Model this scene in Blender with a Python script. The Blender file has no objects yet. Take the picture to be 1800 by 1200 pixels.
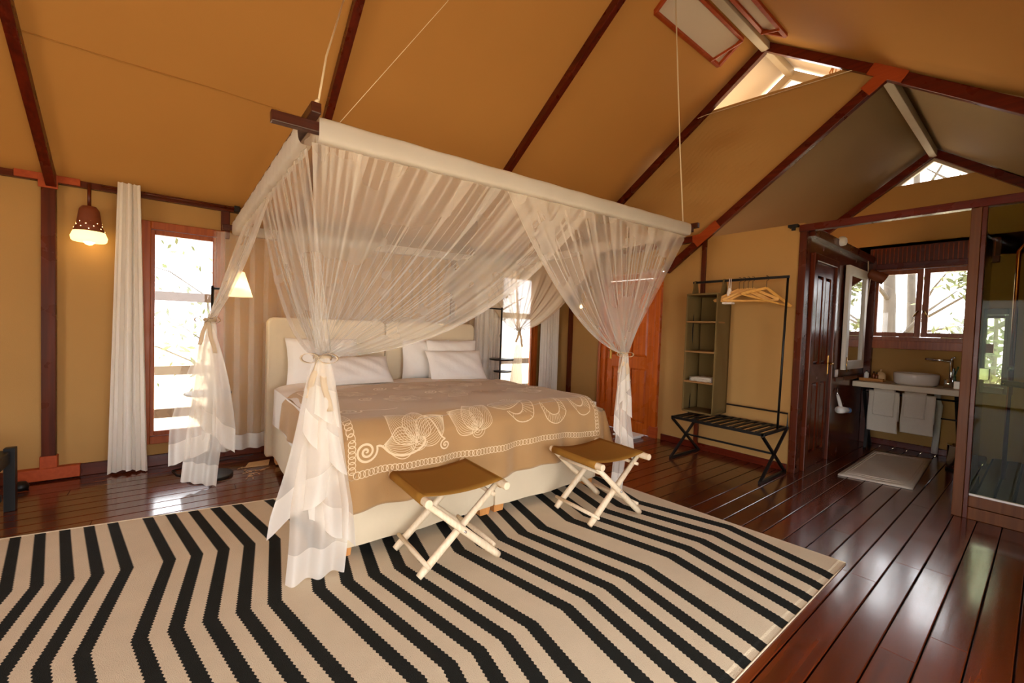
import bpy, math, random
from mathutils import Vector, Matrix
random.seed(7)
S = bpy.context.scene
COL = S.collection

# ------------------------------------------------------------------ camera, world, lights, exposure
cam_d = bpy.data.cameras.new('camera'); cam = bpy.data.objects.new('camera', cam_d); COL.objects.link(cam)
yaw, pit, rol = math.radians(38.12), math.radians(-1.81), math.radians(1.94)
fw = Vector((math.sin(yaw)*math.cos(pit), math.cos(yaw)*math.cos(pit), math.sin(pit)))
rt = Vector((math.cos(yaw), -math.sin(yaw), 0)); upv = rt.cross(fw)
r2 = math.cos(rol)*rt + math.sin(rol)*upv; u2 = -math.sin(rol)*rt + math.cos(rol)*upv
m = Matrix.Identity(4)
for i in range(3):
    m[i][0] = r2[i]; m[i][1] = u2[i]; m[i][2] = -fw[i]
m[0][3], m[1][3], m[2][3] = 0, 0, 1.25
cam.matrix_world = m
cam_d.sensor_width = 36; cam_d.lens = 742/1800*36; cam_d.clip_start = 0.02
S.camera = cam

wd = bpy.data.worlds.new('sky'); S.world = wd; wd.use_nodes = True
bg = wd.node_tree.nodes['Background']; bg.inputs[0].default_value = (0.97, 0.98, 1.0, 1); bg.inputs[1].default_value = 5.0
sun_d = bpy.data.lights.new('sun', 'SUN'); sun = bpy.data.objects.new('sun', sun_d); COL.objects.link(sun)
sun_d.energy = 9.0; sun_d.angle = math.radians(1.0); sun_d.color = (1, .9, .75)
sun.rotation_euler = Vector((-.10, -.27, -1.0)).to_track_quat('-Z', 'Y').to_euler()
S.view_settings.view_transform = 'Standard'; S.view_settings.look = 'None'
S.view_settings.exposure = 0.58; S.view_settings.gamma = 1.0; S.view_settings.use_curve_mapping = False
S.cycles.transparent_max_bounces = 22; S.cycles.adaptive_threshold = 0.03
S.cycles.max_bounces = 7; S.cycles.diffuse_bounces = 5; S.cycles.caustics_reflective = False; S.cycles.caustics_refractive = False

# ------------------------------------------------------------------ helpers
WL = {None: Vector((0, 0, 0))}
class MB:
    def __init__(s): s.v = []; s.f = []; s.m = []
    def add(s, vs, fs, mi=0):
        o = len(s.v); s.v += [tuple(p) for p in vs]; s.f += [tuple(o+i for i in f) for f in fs]; s.m += [mi]*len(fs); return s
    def box(s, a, b, mi=0):
        x0, y0, z0 = [min(a[i], b[i]) for i in range(3)]; x1, y1, z1 = [max(a[i], b[i]) for i in range(3)]
        return s.add([(x0,y0,z0),(x1,y0,z0),(x1,y1,z0),(x0,y1,z0),(x0,y0,z1),(x1,y0,z1),(x1,y1,z1),(x0,y1,z1)],
              [(0,3,2,1),(4,5,6,7),(0,1,5,4),(1,2,6,5),(2,3,7,6),(3,0,4,7)], mi)
    def bar(s, p0, p1, w, h, up=(0,0,1), mi=0):
        p0, p1 = Vector(p0), Vector(p1); d = (p1-p0).normalized(); u = Vector(up)
        if abs(d.dot(u)) > .99: u = Vector((1,0,0))
        sd = d.cross(u).normalized(); u = sd.cross(d).normalized()
        vs = [p + sd*(a*w/2) + u*(b*h/2) for p in (p0, p1) for a, b in ((-1,-1),(1,-1),(1,1),(-1,1))]
        return s.add(vs, [(0,3,2,1),(4,5,6,7),(0,1,5,4),(1,2,6,5),(2,3,7,6),(3,0,4,7)], mi)
    def tube(s, pts, r, n=8, mi=0, cap=True):
        pts = [Vector(p) for p in pts]; rs = r if isinstance(r, (list, tuple)) else [r]*len(pts)
        vs = []; prev = None
        for i, p in enumerate(pts):
            d = (pts[min(i+1, len(pts)-1)] - pts[max(i-1, 0)]).normalized()
            if prev is None:
                a = Vector((0,0,1)) if abs(d.z) < .9 else Vector((1,0,0)); sd = d.cross(a).normalized()
            else: sd = (prev - d*prev.dot(d)).normalized()
            prev = sd; u = d.cross(sd)
            vs += [p + (sd*math.cos(2*math.pi*k/n) + u*math.sin(2*math.pi*k/n))*rs[i] for k in range(n)]
        fs = [(i*n+k, i*n+(k+1)%n, (i+1)*n+(k+1)%n, (i+1)*n+k) for i in range(len(pts)-1) for k in range(n)]
        if cap: fs += [tuple(reversed(range(n))), tuple(range((len(pts)-1)*n, len(pts)*n))]
        return s.add(vs, fs, mi)
    def lathe(s, prof, c, n=24, mi=0, axis=None):
        c = Vector(c); vs = []
        for rr, z in prof:
            for k in range(n):
                a = 2*math.pi*k/n; q = Vector((rr*math.cos(a), rr*math.sin(a), z))
                if axis is not None: q = axis @ q
                vs.append(c+q)
        fs = [(i*n+k, i*n+(k+1)%n, (i+1)*n+(k+1)%n, (i+1)*n+k) for i in range(len(prof)-1) for k in range(n)]
        if prof[0][0] > 1e-6: fs.append(tuple(reversed(range(n))))
        if prof[-1][0] > 1e-6: fs.append(tuple(range((len(prof)-1)*n, len(prof)*n)))
        return s.add(vs, fs, mi)
    def grid(s, fn, nu, nv, mi=0):
        vs = [fn(i/nu, j/nv) for j in range(nv+1) for i in range(nu+1)]; w = nu+1
        return s.add(vs, [(j*w+i, j*w+i+1, (j+1)*w+i+1, (j+1)*w+i) for j in range(nv) for i in range(nu)], mi)
    def prism(s, poly, vec, mi=0):
        n = len(poly); vec = Vector(vec); P = [Vector(p) for p in poly]
        return s.add(P + [p+vec for p in P], [tuple(reversed(range(n))), tuple(range(n, 2*n))] + [(i, (i+1) % n, n+(i+1) % n, n+i) for i in range(n)], mi)
    def ell(s, c, rx, ry, rz, n=12, mi=0):
        return s.lathe2(c, rx, ry, rz, n, mi)
    def lathe2(s, c, rx, ry, rz, n, mi):
        h = n//2; vs = []
        for i in range(h+1):
            t = math.pi*i/h
            for k in range(n):
                a = 2*math.pi*k/n
                vs.append((c[0]+rx*math.sin(t)*math.cos(a), c[1]+ry*math.sin(t)*math.sin(a), c[2]-rz*math.cos(t)))
        return s.add(vs, [(i*n+k, i*n+(k+1) % n, (i+1)*n+(k+1) % n, (i+1)*n+k) for i in range(h) for k in range(n)], mi)
    def build(s, name, mats, parent=None, smooth=False, bevel=0, loc=None, solid=0, subsurf=0):
        o0 = WL[parent] if parent is not None else (Vector(loc) if loc else Vector((0,0,0)))
        me = bpy.data.meshes.new(name); me.from_pydata([tuple(Vector(p)-o0) for p in s.v], [], s.f); me.validate()
        if not isinstance(mats, (list, tuple)): mats = [mats]
        for q in mats: me.materials.append(q)
        if len(mats) > 1 and len(me.polygons) == len(s.m): me.polygons.foreach_set('material_index', s.m)
        if smooth: me.polygons.foreach_set('use_smooth', [True]*len(me.polygons))
        o = bpy.data.objects.new(name, me); COL.objects.link(o)
        if parent is not None: o.parent = parent
        else: o.location = o0
        WL[o] = o0
        if solid:
            q = o.modifiers.new('solid', 'SOLIDIFY'); q.thickness = solid; q.offset = 0
        if subsurf:
            q = o.modifiers.new('sub', 'SUBSURF'); q.levels = subsurf; q.render_levels = subsurf
        if bevel:
            q = o.modifiers.new('bev', 'BEVEL'); q.width = bevel; q.segments = 2; q.limit_method = 'ANGLE'; q.harden_normals = False
        return o
def tag(o, label, cat, group=None):
    o['label'] = label; o['category'] = cat
    if group: o['group'] = group
    return o
def thing(name, label, cat, loc, group=None):
    o = bpy.data.objects.new(name, None); COL.objects.link(o); o.location = loc; o.empty_display_size = .1; WL[o] = Vector(loc)
    return tag(o, label, cat, group)
def struct(o): o['kind'] = 'structure'; return o
def stuff(o): o['kind'] = 'stuff'; return o
def lerp(a, b, t): return Vector(a)*(1-t) + Vector(b)*t
def smoother(t): t = max(0, min(1, t)); return t*t*(3-2*t)

# ------------------------------------------------------------------ materials
def srgb(r, g, b):
    return tuple(((c/255)/12.92 if c/255 <= .04045 else ((c/255+.055)/1.055)**2.4) for c in (r, g, b)) + (1,)
def nodes(name):
    mt = bpy.data.materials.new(name); mt.use_nodes = True; nt = mt.node_tree
    return mt, nt, nt.nodes['Principled BSDF'], nt.nodes['Material Output']
def plain(name, col, rough=.5, metal=0, spec=.5, noise=0, nscale=8, bump=0, bscale=60, emit=0):
    mt, nt, b, out = nodes(name); c = srgb(*col)
    b.inputs['Base Color'].default_value = c; b.inputs['Roughness'].default_value = rough; b.inputs['Metallic'].default_value = metal
    b.inputs['Specular IOR Level'].default_value = spec
    tc = nt.nodes.new('ShaderNodeTexCoord')
    n = nt.nodes.new('ShaderNodeTexNoise'); n.inputs['Scale'].default_value = nscale; n.inputs['Detail'].default_value = 3
    nt.links.new(tc.outputs['Object'], n.inputs['Vector'])
    if noise:
        mr = nt.nodes.new('ShaderNodeMapRange'); mr.inputs['To Min'].default_value = 1-noise; mr.inputs['To Max'].default_value = 1+noise
        nt.links.new(n.outputs['Fac'], mr.inputs['Value'])
        mx = nt.nodes.new('ShaderNodeMix'); mx.data_type = 'RGBA'; mx.blend_type = 'MULTIPLY'; mx.inputs['Factor'].default_value = 1
        mx.inputs['A'].default_value = c; nt.links.new(mr.outputs['Result'], mx.inputs['B']); nt.links.new(mx.outputs['Result'], b.inputs['Base Color'])
    if bump:
        n2 = nt.nodes.new('ShaderNodeTexNoise'); n2.inputs['Scale'].default_value = bscale; n2.inputs['Detail'].default_value = 4
        nt.links.new(tc.outputs['Object'], n2.inputs['Vector'])
        bp = nt.nodes.new('ShaderNodeBump'); bp.inputs['Strength'].default_value = bump; bp.inputs['Distance'].default_value = .01
        nt.links.new(n2.outputs['Fac'], bp.inputs['Height']); nt.links.new(bp.outputs['Normal'], b.inputs['Normal'])
    if emit:
        b.inputs['Emission Color'].default_value = c; b.inputs['Emission Strength'].default_value = emit
    return mt
def wood(name, c1, c2, rough=.35, axis=0, scale=3.0, vary=.0, rvar=.15, coat=0, rscale=6):
    mt, nt, b, out = nodes(name); L = nt.links.new
    tc = nt.nodes.new('ShaderNodeTexCoord'); mp = nt.nodes.new('ShaderNodeMapping'); L(tc.outputs['Object'], mp.inputs['Vector'])
    sc = [scale*18]*3; sc[axis] = scale*.7; mp.inputs['Scale'].default_value = sc
    oi = nt.nodes.new('ShaderNodeObjectInfo'); ad = nt.nodes.new('ShaderNodeVectorMath'); ad.operation = 'ADD'
    ml = nt.nodes.new('ShaderNodeMath'); ml.operation = 'MULTIPLY'; ml.inputs[1].default_value = 37; L(oi.outputs['Random'], ml.inputs[0])
    L(mp.outputs['Vector'], ad.inputs[0]); L(ml.outputs[0], ad.inputs[1])
    n = nt.nodes.new('ShaderNodeTexNoise'); n.inputs['Scale'].default_value = 1; n.inputs['Detail'].default_value = 6; n.inputs['Distortion'].default_value = .25; L(ad.outputs[0], n.inputs['Vector'])
    cr = nt.nodes.new('ShaderNodeValToRGB'); cr.color_ramp.elements[0].position = .2; cr.color_ramp.elements[1].position = .85
    cr.color_ramp.elements[0].color = srgb(*c1); cr.color_ramp.elements[1].color = srgb(*c2); L(n.outputs['Fac'], cr.inputs['Fac'])
    col = cr.outputs['Color']
    if vary:
        mr = nt.nodes.new('ShaderNodeMapRange'); mr.inputs['To Min'].default_value = 1-vary; mr.inputs['To Max'].default_value = 1+vary; L(oi.outputs['Random'], mr.inputs['Value'])
        mx = nt.nodes.new('ShaderNodeMix'); mx.data_type = 'RGBA'; mx.blend_type = 'MULTIPLY'; mx.inputs['Factor'].default_value = 1
        L(col, mx.inputs['A']); L(mr.outputs['Result'], mx.inputs['B']); col = mx.outputs['Result']
    L(col, b.inputs['Base Color'])
    n2 = nt.nodes.new('ShaderNodeTexNoise'); n2.inputs['Scale'].default_value = rscale; n2.inputs['Detail'].default_value = 4; L(tc.outputs['Object'], n2.inputs['Vector'])
    mr2 = nt.nodes.new('ShaderNodeMapRange'); mr2.inputs['To Min'].default_value = max(.03, rough-rvar); mr2.inputs['To Max'].default_value = rough+rvar
    L(n2.outputs['Fac'], mr2.inputs['Value']); L(mr2.outputs['Result'], b.inputs['Roughness'])
    b.inputs['Specular IOR Level'].default_value = .5 if coat else .3
    b.inputs['Coat Weight'].default_value = coat; b.inputs['Coat Roughness'].default_value = .12
    bp = nt.nodes.new('ShaderNodeBump'); bp.inputs['Strength'].default_value = .12; bp.inputs['Distance'].default_value = .004
    L(n.outputs['Fac'], bp.inputs['Height']); L(bp.outputs['Normal'], b.inputs['Normal'])
    return mt
def cloth(name, col, trans=0.0, transcol=None, weave=500, bump=.25, rough=.9, mottled=.08, msc=3):
    mt = plain(name, col, rough, 0, .15, mottled, msc, bump, weave)
    if trans:
        nt = mt.node_tree; b = nt.nodes['Principled BSDF']; out = nt.nodes['Material Output']
        t = nt.nodes.new('ShaderNodeBsdfTranslucent'); t.inputs[0].default_value = srgb(*(transcol or col))
        mx = nt.nodes.new('ShaderNodeMixShader'); mx.inputs[0].default_value = trans
        nt.links.new(b.outputs[0], mx.inputs[1]); nt.links.new(t.outputs[0], mx.inputs[2]); nt.links.new(mx.outputs[0], out.inputs[0])
    return mt
def netmat(name, col, cover, rib=0):
    mt = bpy.data.materials.new(name); mt.use_nodes = True; nt = mt.node_tree; L = nt.links.new
    for n in list(nt.nodes): nt.nodes.remove(n)
    out = nt.nodes.new('ShaderNodeOutputMaterial'); d = nt.nodes.new('ShaderNodeBsdfDiffuse'); t = nt.nodes.new('ShaderNodeBsdfTranslucent')
    d.inputs[0].default_value = t.inputs[0].default_value = srgb(*col)
    m1 = nt.nodes.new('ShaderNodeMixShader'); m1.inputs[0].default_value = .45; L(d.outputs[0], m1.inputs[1]); L(t.outputs[0], m1.inputs[2])
    tr = nt.nodes.new('ShaderNodeBsdfTransparent'); m2 = nt.nodes.new('ShaderNodeMixShader')
    tc = nt.nodes.new('ShaderNodeTexCoord'); n = nt.nodes.new('ShaderNodeTexNoise'); n.inputs['Scale'].default_value = 3; L(tc.outputs['Object'], n.inputs['Vector'])
    mr = nt.nodes.new('ShaderNodeMapRange'); mr.inputs['To Min'].default_value = cover*.85; mr.inputs['To Max'].default_value = min(1, cover*1.15)
    L(n.outputs['Fac'], mr.inputs['Value']); L(mr.outputs['Result'], m2.inputs[0])
    L(tr.outputs[0], m2.inputs[1]); L(m1.outputs[0], m2.inputs[2]); L(m2.outputs[0], out.inputs[0])
    return mt
def glassmat(name, tint=(1,1,1), ior=1.45):
    mt = bpy.data.materials.new(name); mt.use_nodes = True; nt = mt.node_tree; L = nt.links.new
    for n in list(nt.nodes): nt.nodes.remove(n)
    out = nt.nodes.new('ShaderNodeOutputMaterial'); g = nt.nodes.new('ShaderNodeBsdfGlossy'); g.inputs['Roughness'].default_value = .02
    tr = nt.nodes.new('ShaderNodeBsdfTransparent'); tr.inputs[0].default_value = (*tint, 1)
    fr = nt.nodes.new('ShaderNodeFresnel'); fr.inputs[0].default_value = ior
    mx = nt.nodes.new('ShaderNodeMixShader'); L(fr.outputs[0], mx.inputs[0]); L(tr.outputs[0], mx.inputs[1]); L(g.outputs[0], mx.inputs[2]); L(mx.outputs[0], out.inputs[0])
    return mt

M = {}
M['floor'] = wood('floor_wood', (64, 23, 8), (118, 52, 22), .21, 0, 1.6, .32, .08, .6, 5)
M['sub'] = plain('subfloor_dark', (22, 10, 6), .9)
M['mahog'] = wood('mahogany', (60, 20, 6), (106, 42, 14), .3, 2, 2, .12)
M['mahogx'] = wood('mahogany_x', (60, 20, 6), (106, 42, 14), .3, 0, 2, .12)
M['mahogy'] = wood('mahogany_y', (64, 16, 6), (110, 34, 12), .3, 1, 2, .12)
M['winwood'] = wood('window_wood', (132, 58, 16), (178, 92, 34), .35, 2, 2.5, .08)
M['postwood'] = wood('post_wood', (84, 46, 20), (122, 72, 34), .45, 2, 2.5, .05)
M['doorwood'] = wood('door_wood', (150, 62, 14), (206, 104, 32), .28, 2, 2, .06)
M['darkdoor'] = wood('dark_door_wood', (70, 26, 10), (108, 46, 20), .22, 2, 2, .06)
M['bracket'] = wood('bracket_wood', (152, 58, 20), (180, 80, 30), .5, 1, 2)
M['legwood'] = wood('leg_wood', (206, 134, 70), (232, 166, 98), .5, 2, 3)
M['polewood'] = wood('stool_wood', (222, 196, 158), (244, 226, 196), .55, 2, 5)
M['hangwood'] = wood('hanger_wood', (208, 146, 60), (232, 178, 90), .45, 1, 4)
M['canopywood'] = wood('canopy_wood', (48, 20, 12), (86, 42, 28), .35, 0, 3)
M['canvas'] = cloth('wall_canvas', (180, 138, 82), .0, None, 320, .12, .85, .07, 1.6)
M['roof'] = cloth('roof_canvas', (178, 128, 68), .095, (226, 186, 130), 320, .12, .85, .08, 1.2)
M['roofbath'] = cloth('bath_roof_canvas', (150, 126, 92), .02, (200, 160, 100), 320, .12, .85, .08, 1.2)
M['rooflight'] = cloth('fly_canvas', (226, 212, 192), .10, (250, 240, 225), 320, .1, .85, .05, 1.2)
M['ridge'] = plain('ridge_paint', (186, 172, 150), .6, 0, .4, .12, 6)
M['linen'] = cloth('linen', (226, 208, 176), 0, None, 700, .35, .9, .06, 6)
M['sheet'] = cloth('white_sheet', (240, 232, 222), 0, None, 300, .1, .85, .02, 4)
M['pillow'] = cloth('white_pillow', (240, 234, 224), 0, None, 14, .5, .85, .02, 4)
M['throw'] = cloth('tan_wool', (178, 138, 92), 0, None, 420, .3, .95, .07, 5)
M['thread'] = cloth('cream_thread', (234, 208, 168), 0, None, 900, .3, .9, .05, 20)
M['curtain'] = cloth('white_curtain', (250, 243, 232), .18, (240, 230, 215), 400, .15, .9, .02, 4)
M['net'] = netmat('net_gauze', (252, 245, 234), .27)
M['tail'] = netmat('net_tail', (252, 246, 236), .58)
M['pleat'] = netmat('net_pleat', (252, 246, 236), .42)
M['netdense'] = netmat('net_gauze_gathered', (246, 230, 204), .85)
M['nettop'] = netmat('net_gauze_top', (250, 242, 230), .34)
M['netback'] = netmat('net_gauze_back', (250, 242, 230), .26)
M['nethem'] = netmat('net_hem', (250, 244, 234), .88)
M['sleeve'] = netmat('net_sleeve', (250, 243, 232), .93)
M['ribbon'] = cloth('cream_ribbon', (240, 224, 196), .5, (236, 218, 190), 400, .1)
M['cream'] = cloth('rug_cream', (216, 198, 168), 0, None, 260, .5, .95, .06, 9)
M['black'] = cloth('rug_black', (34, 34, 30), 0, None, 260, .5, .95, .15, 9)
M['stoolcanvas'] = cloth('mustard_canvas', (158, 110, 42), .1, (180, 120, 50), 420, .25, .85, .06, 6)
M['blackmetal'] = plain('black_metal', (22, 20, 19), .45, .3, .5, .15, 20)
M['chrome'] = plain('chrome', (225, 225, 225), .12, 1)
M['brass'] = plain('brass', (206, 160, 84), .25, 1)
M['copper'] = plain('copper', (196, 112, 66), .22, 1)
M['olive'] = cloth('olive_fabric', (116, 94, 56), 0, None, 420, .3, .95, .06, 6)
M['oliveedge'] = cloth('brown_shelf', (150, 110, 66), 0, None, 420, .3, .95, .06, 6)
M['whitepl'] = plain('white_plastic', (236, 232, 224), .4)
M['ceramic'] = plain('white_ceramic', (236, 228, 214), .18)
M['whitepaint'] = plain('white_paint', (228, 220, 206), .55, 0, .4, .08, 5)
M['towel'] = cloth('towel', (238, 228, 208), 0, None, 260, .9, .98, .03, 8)
M['counter'] = plain('counter_stone', (216, 200, 170), .45, 0, .5, .05, 12)
M['pane'] = glassmat('clear_glass')
M['shglass'] = glassmat('shower_glass', (.72, .76, .60), 1.16)
M['mirror'] = plain('mirror_silver', (235, 235, 232), .03, 1)
M['rope'] = plain('cotton_rope', (226, 206, 172), .9)
M['terra'] = plain('lamp_gourd', (120, 58, 26), .6, 0, .4, .15, 20)
M['glow'] = plain('lamp_bulb', (255, 214, 140), .5, emit=5)
M['shade'] = cloth('lamp_shade', (250, 238, 212), .6, (255, 238, 205), 300, .1)
M['amber'] = plain('amber_bottle', (120, 62, 20), .12)
M['straw_sunfleck'] = plain('straw_sunfleck', (214, 178, 128), .8, 0, .3, .2, 30)  # colours the cane jar and the dappled sunlight built beside the bed
M['basket'] = plain('basket_cane', (190, 128, 58), .6, 0, .4, .25, 60)
M['trunk'] = plain('tree_bark', (84, 78, 70), .9, 0, .3, .25, 6, .6, 14)
M['leaf'] = plain('leaf_green', (84, 92, 50), .6, 0, .3, .25, 3)
M['ground'] = plain('dry_ground', (206, 190, 160), .95, 0, .2, .15, 2)
M['deckrail'] = plain('deck_rail_wood', (74, 60, 48), .8, 0, .3, .2, 8)
M['slate'] = plain('shower_slat', (96, 78, 52), .5, 0, .4, .2, 8)
M['paper'] = plain('blue_tip', (60, 110, 160), .4)
M['green'] = plain('green_bottle', (60, 90, 60), .2)

for k_, w_ in (('throw', .6), ('linen', .4), ('thread', .9)):   # wool and linen nap
    b_ = M[k_].node_tree.nodes['Principled BSDF']
    b_.inputs['Sheen Weight'].default_value = w_; b_.inputs['Sheen Roughness'].default_value = .45; b_.inputs['Sheen Tint'].default_value = (1, .86, .66, 1)

# ------------------------------------------------------------------ dimensions
YB = 4.578            # wall behind the bed
XR = 4.467            # frame and wall at the bathroom end
YL = 1.408            # partition with the panelled door
XK = 6.667            # back wall of the bathroom
YF = -0.93; XF = -2.6 # the two sides behind the camera
RY, RZ = 1.82, 4.10; SL, SR = .685, .72
BY, BZ, BS = .904, 3.43, .745
def zl(y): return RZ - SL*(y-RY)
def zr(y): return RZ - SR*(RY-y)
def zb(y): return BZ - BS*abs(y-BY)

# ------------------------------------------------------------------ floor and its planks
fl = struct(MB().box((XF-1.2, YF-.05, -.09), (XK, YB+.02, -.03)).build('floor', M['sub']))
def plank(x0, x1, y0, y1):
    g = .0028
    MB().add([(x0+.001, y0+g, -.028), (x1-.001, y0+g, -.028), (x1-.001, y1-g, -.028), (x0+.001, y1-g, -.028), (x0+.001, y0+g, -.002), (x1-.001, y0+g, -.002), (x1-.001, y1-g, -.002), (x0+.001, y1-g, -.002),
              (x0+.002, y0+g+.003, 0), (x1-.002, y0+g+.003, 0), (x1-.002, y1-g-.003, 0), (x0+.002, y1-g-.003, 0)],
             [(0,1,5,4),(1,2,6,5),(2,3,7,6),(3,0,4,7),(4,5,9,8),(5,6,10,9),(6,7,11,10),(7,4,8,11),(8,9,10,11)]).build('plank', M['floor'], fl)
known = {2: [2.26], 3: [3.2], 5: [2.404, 2.84], 6: [3.39], 4: [2.84], -1: [3.4]}
for k in range(-9, 39):
    y0 = .029+.1167*k; y1 = y0+.1167
    if y0 < YF: continue
    xe = XK if y1 < 2.5 else XR
    if y1 <= .33: xe = XR
    js = list(known.get(k, []))
    x = XF-1.2 + random.uniform(.6, 2.4)
    while x < xe-.5:
        if all(abs(x-j) > .9 for j in js): js.append(x)
        x += random.uniform(1.9, 3.2)
    js = [XF-1.2] + sorted(j for j in js if j < xe-.2) + [xe]
    for a, b in zip(js, js[1:]): plank(a, b, y0, min(y1, YB))

# ------------------------------------------------------------------ walls
def cells(u0, u1, v0, v1, holes):
    us = sorted({u0, u1, *[h[0] for h in holes], *[h[1] for h in holes]}); vs = sorted({v0, v1, *[h[2] for h in holes], *[h[3] for h in holes]})
    for a, b in zip(us, us[1:]):
        for c, d in zip(vs, vs[1:]):
            mu, mv = (a+b)/2, (c+d)/2
            if mu < u0 or mu > u1 or mv < v0 or mv > v1: continue
            if not any(h[0] < mu < h[1] and h[2] < mv < h[3] for h in holes): yield a, b, c, d
W1 = (-.215, .255, .25, 1.96)     # window beside the curtain
W2 = (3.36, 3.98, .25, 1.98)      # window right of the bed
b = MB()
for a, c, d, e in cells(XF, XR, -.02, 2.26, [W1, W2]): b.box((a, YB, d), (c, YB+.03, e))
wall_back = struct(b.build('wall_back', M['canvas']))
D1 = (2.84, 3.70, -.01, 1.985)
b = MB()
for a, c, d, e in cells(YL+.02, YB+.03, -.02, 2.30, [D1]): b.box((XR, a, d), (XR+.03, c, e))
def pline(P, t):
    L_ = [math.dist(P[i], P[i+1]) for i in range(len(P)-1)]; d = t*sum(L_)
    for i, l_ in enumerate(L_):
        if d <= l_+1e-9: f = d/l_; return (P[i][0]*(1-f)+P[i+1][0]*f, P[i][1]*(1-f)+P[i+1][1]*f)
        d -= l_
    return P[-1]
def upper(u, v):
    lo_e = pline([(4.48, 2.28), (2.42, 2.28), (.93, 3.40)], u); hi_e = pline([(4.48, 2.28), (2.42, 3.66), (1.03, 3.555)], u)
    y, z = lo_e[0]*(1-v)+hi_e[0]*v, lo_e[1]*(1-v)+hi_e[1]*v
    w_ = math.sin(math.pi*v)*math.sin(math.pi*u)
    return (XR+.004-w_*(.016*math.sin(y*5+z*9)+.012*math.sin(z*17-y*4)), y, z)
b.grid(upper, 60, 24)
wall_right = struct(b.build('wall_right', M['canvas'], smooth=False))
# partition of the bathroom with the panelled door, timber lined
D2 = (4.60, 5.33, -.01, 2.04)
b = MB()
for a, c, d, e in cells(XR, XK, -.02, 2.27, [D2]): b.box((a, YL, d), (c, YL+.04, e))
wall_bath_left = struct(b.build('wall_bathroom_side', M['darkdoor']))
W3 = (.78-.62, 1.36, 1.30, 2.09)
W5 = (.26, .46, .80, 1.56)
WV = (.50, 1.37, 1.30, 2.09)
b = MB()
for a, c, d, e in cells(YF, 2.6, -.02, 2.40, [WV, W5]): b.box((XK, a, d), (XK+.03, c, e))
gz = 3.08
yy = BY+(BZ-gz)/BS; y2 = BY-(BZ-gz)/BS
b.prism([(XK, 2.6, 2.40), (XK, YF, 2.40), (XK, YF, zb(YF)), (XK, y2, gz), (XK, yy, gz), (XK, 2.3, zb(2.3))], (.03, 0, 0))
wall_bath_back = struct(b.build('wall_bathroom_back', M['canvas']))
# sides behind the camera: unseen, unglazed openings, added and sized for daylight fill
b = MB()
for a, c, d, e in cells(XF-1.2, XK, -.02, 2.15, [(-.9, 2.1, .1, 1.95)]): b.box((a, YF-.03, d), (c, YF, e))
struct(b.build('wall_front', M['canvas']))
b = MB()
for a, c, d, e in cells(YF, YB, -.02, 2.2, [(-.6, 1.7, .03, 2.12)]): b.box((XF-1.23, a, d), (XF-1.2, c, e))
b.prism([(XF-1.23, YF, 2.15), (XF-1.23, YB, 2.15), (XF-1.23, RY, RZ-.05)], (.03, 0, 0))
struct(b.build('wall_left', M['canvas']))
bb = MB()
for a, c, d, e in cells(XF-1.2, XF, -.02, 2.26, []): bb.box((a, YB, d), (c, YB+.03, e))
struct(bb.build('wall_back_end', M['canvas']))

# ------------------------------------------------------------------ roof
def slope(x0, x1, ya, yb_, zf, nx=24, ny=10, sag=.012, lift=.0, th=.006):
    b = MB()
    def top(u, v):
        x = x0+(x1-x0)*u; y = ya+(yb_-ya)*v
        return (x, y, zf(y)+lift + sag*math.sin(x*3.1+y*2.3)*math.sin(y*4.1-x)*math.sin(math.pi*v))
    b.grid(top, nx, ny); return b
ceil = struct(slope(XF-1.2, XR, RY, YB+.12, zl).build('ceiling', M['roof'], smooth=True, solid=.006))
struct(slope(XF-1.2, XR, RY, YF-.12, zr).build('ceiling_front_slope', M['roof'], smooth=True, solid=.006))
struct(slope(XR, 5.06, RY, 2.9, zl, 8, 6, 0).build('ceiling_fly_left', M['rooflight'], smooth=True, solid=.006))
struct(slope(XR, 5.06, RY, 1.0, zr, 8, 6, 0).build('ceiling_fly_right', M['rooflight'], smooth=True, solid=.006))
struct(slope(XR, XK+.12, BY, 2.62, zb, 14, 8, .012).build('ceiling_bathroom_left', M['roofbath'], smooth=True, solid=.006))
struct(slope(XR, XK+.12, BY, YF-.1, zb, 14, 8, .012).build('ceiling_bathroom_right', M['roofbath'], smooth=True, solid=.006))
struct(MB().prism([(XR, BY, zr(BY)+.02), (XR, YF-.1, zr(YF-.1)+.03), (XR, YF-.1, zb(YF-.1)-.05), (XR, BY, BZ-.05)], (.02, 0, 0)).build('ceiling_gusset', M['roofbath']))
# stitched seams of the roof canvas
def seam(y, x0=XF, x1=XR):
    return MB().tube([(x0+(x1-x0)*i/40, y, zl(y)-.006+.004*math.sin(i*.9)) for i in range(41)], .005, 6)
seam(3.66).build('seam', M['roof'], ceil, smooth=True)

# ------------------------------------------------------------------ frame timber
TR = [0]
def trim(bm, mat, bevel=.004):
    TR[0] += 1
    return struct(bm.build('trim_%d' % TR[0], mat, bevel=bevel))
for X in (-2.5, -.75, .89, 2.64, XR-.03):
    trim(MB().bar((X, RY, zl(RY)-.055), (X, YB-.02, zl(YB-.02)-.045), .055, .075, (0, .56, .83)), M['mahogy'])
    yend = YF if X < 4 else BY
    trim(MB().bar((X, RY, zr(RY)-.055), (X, yend, zr(yend)-.05), .055, .075, (0, -.56, .83)), M['mahogy'])
trim(MB().bar((XF-1.2, RY, RZ-.05), (4.45, RY, RZ-.05), .07, .10), M['ridge'])
trim(MB().bar((4.45, RY, RZ-.06), (5.06, RY, RZ-.06), .06, .09), M['ridge'])
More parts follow.
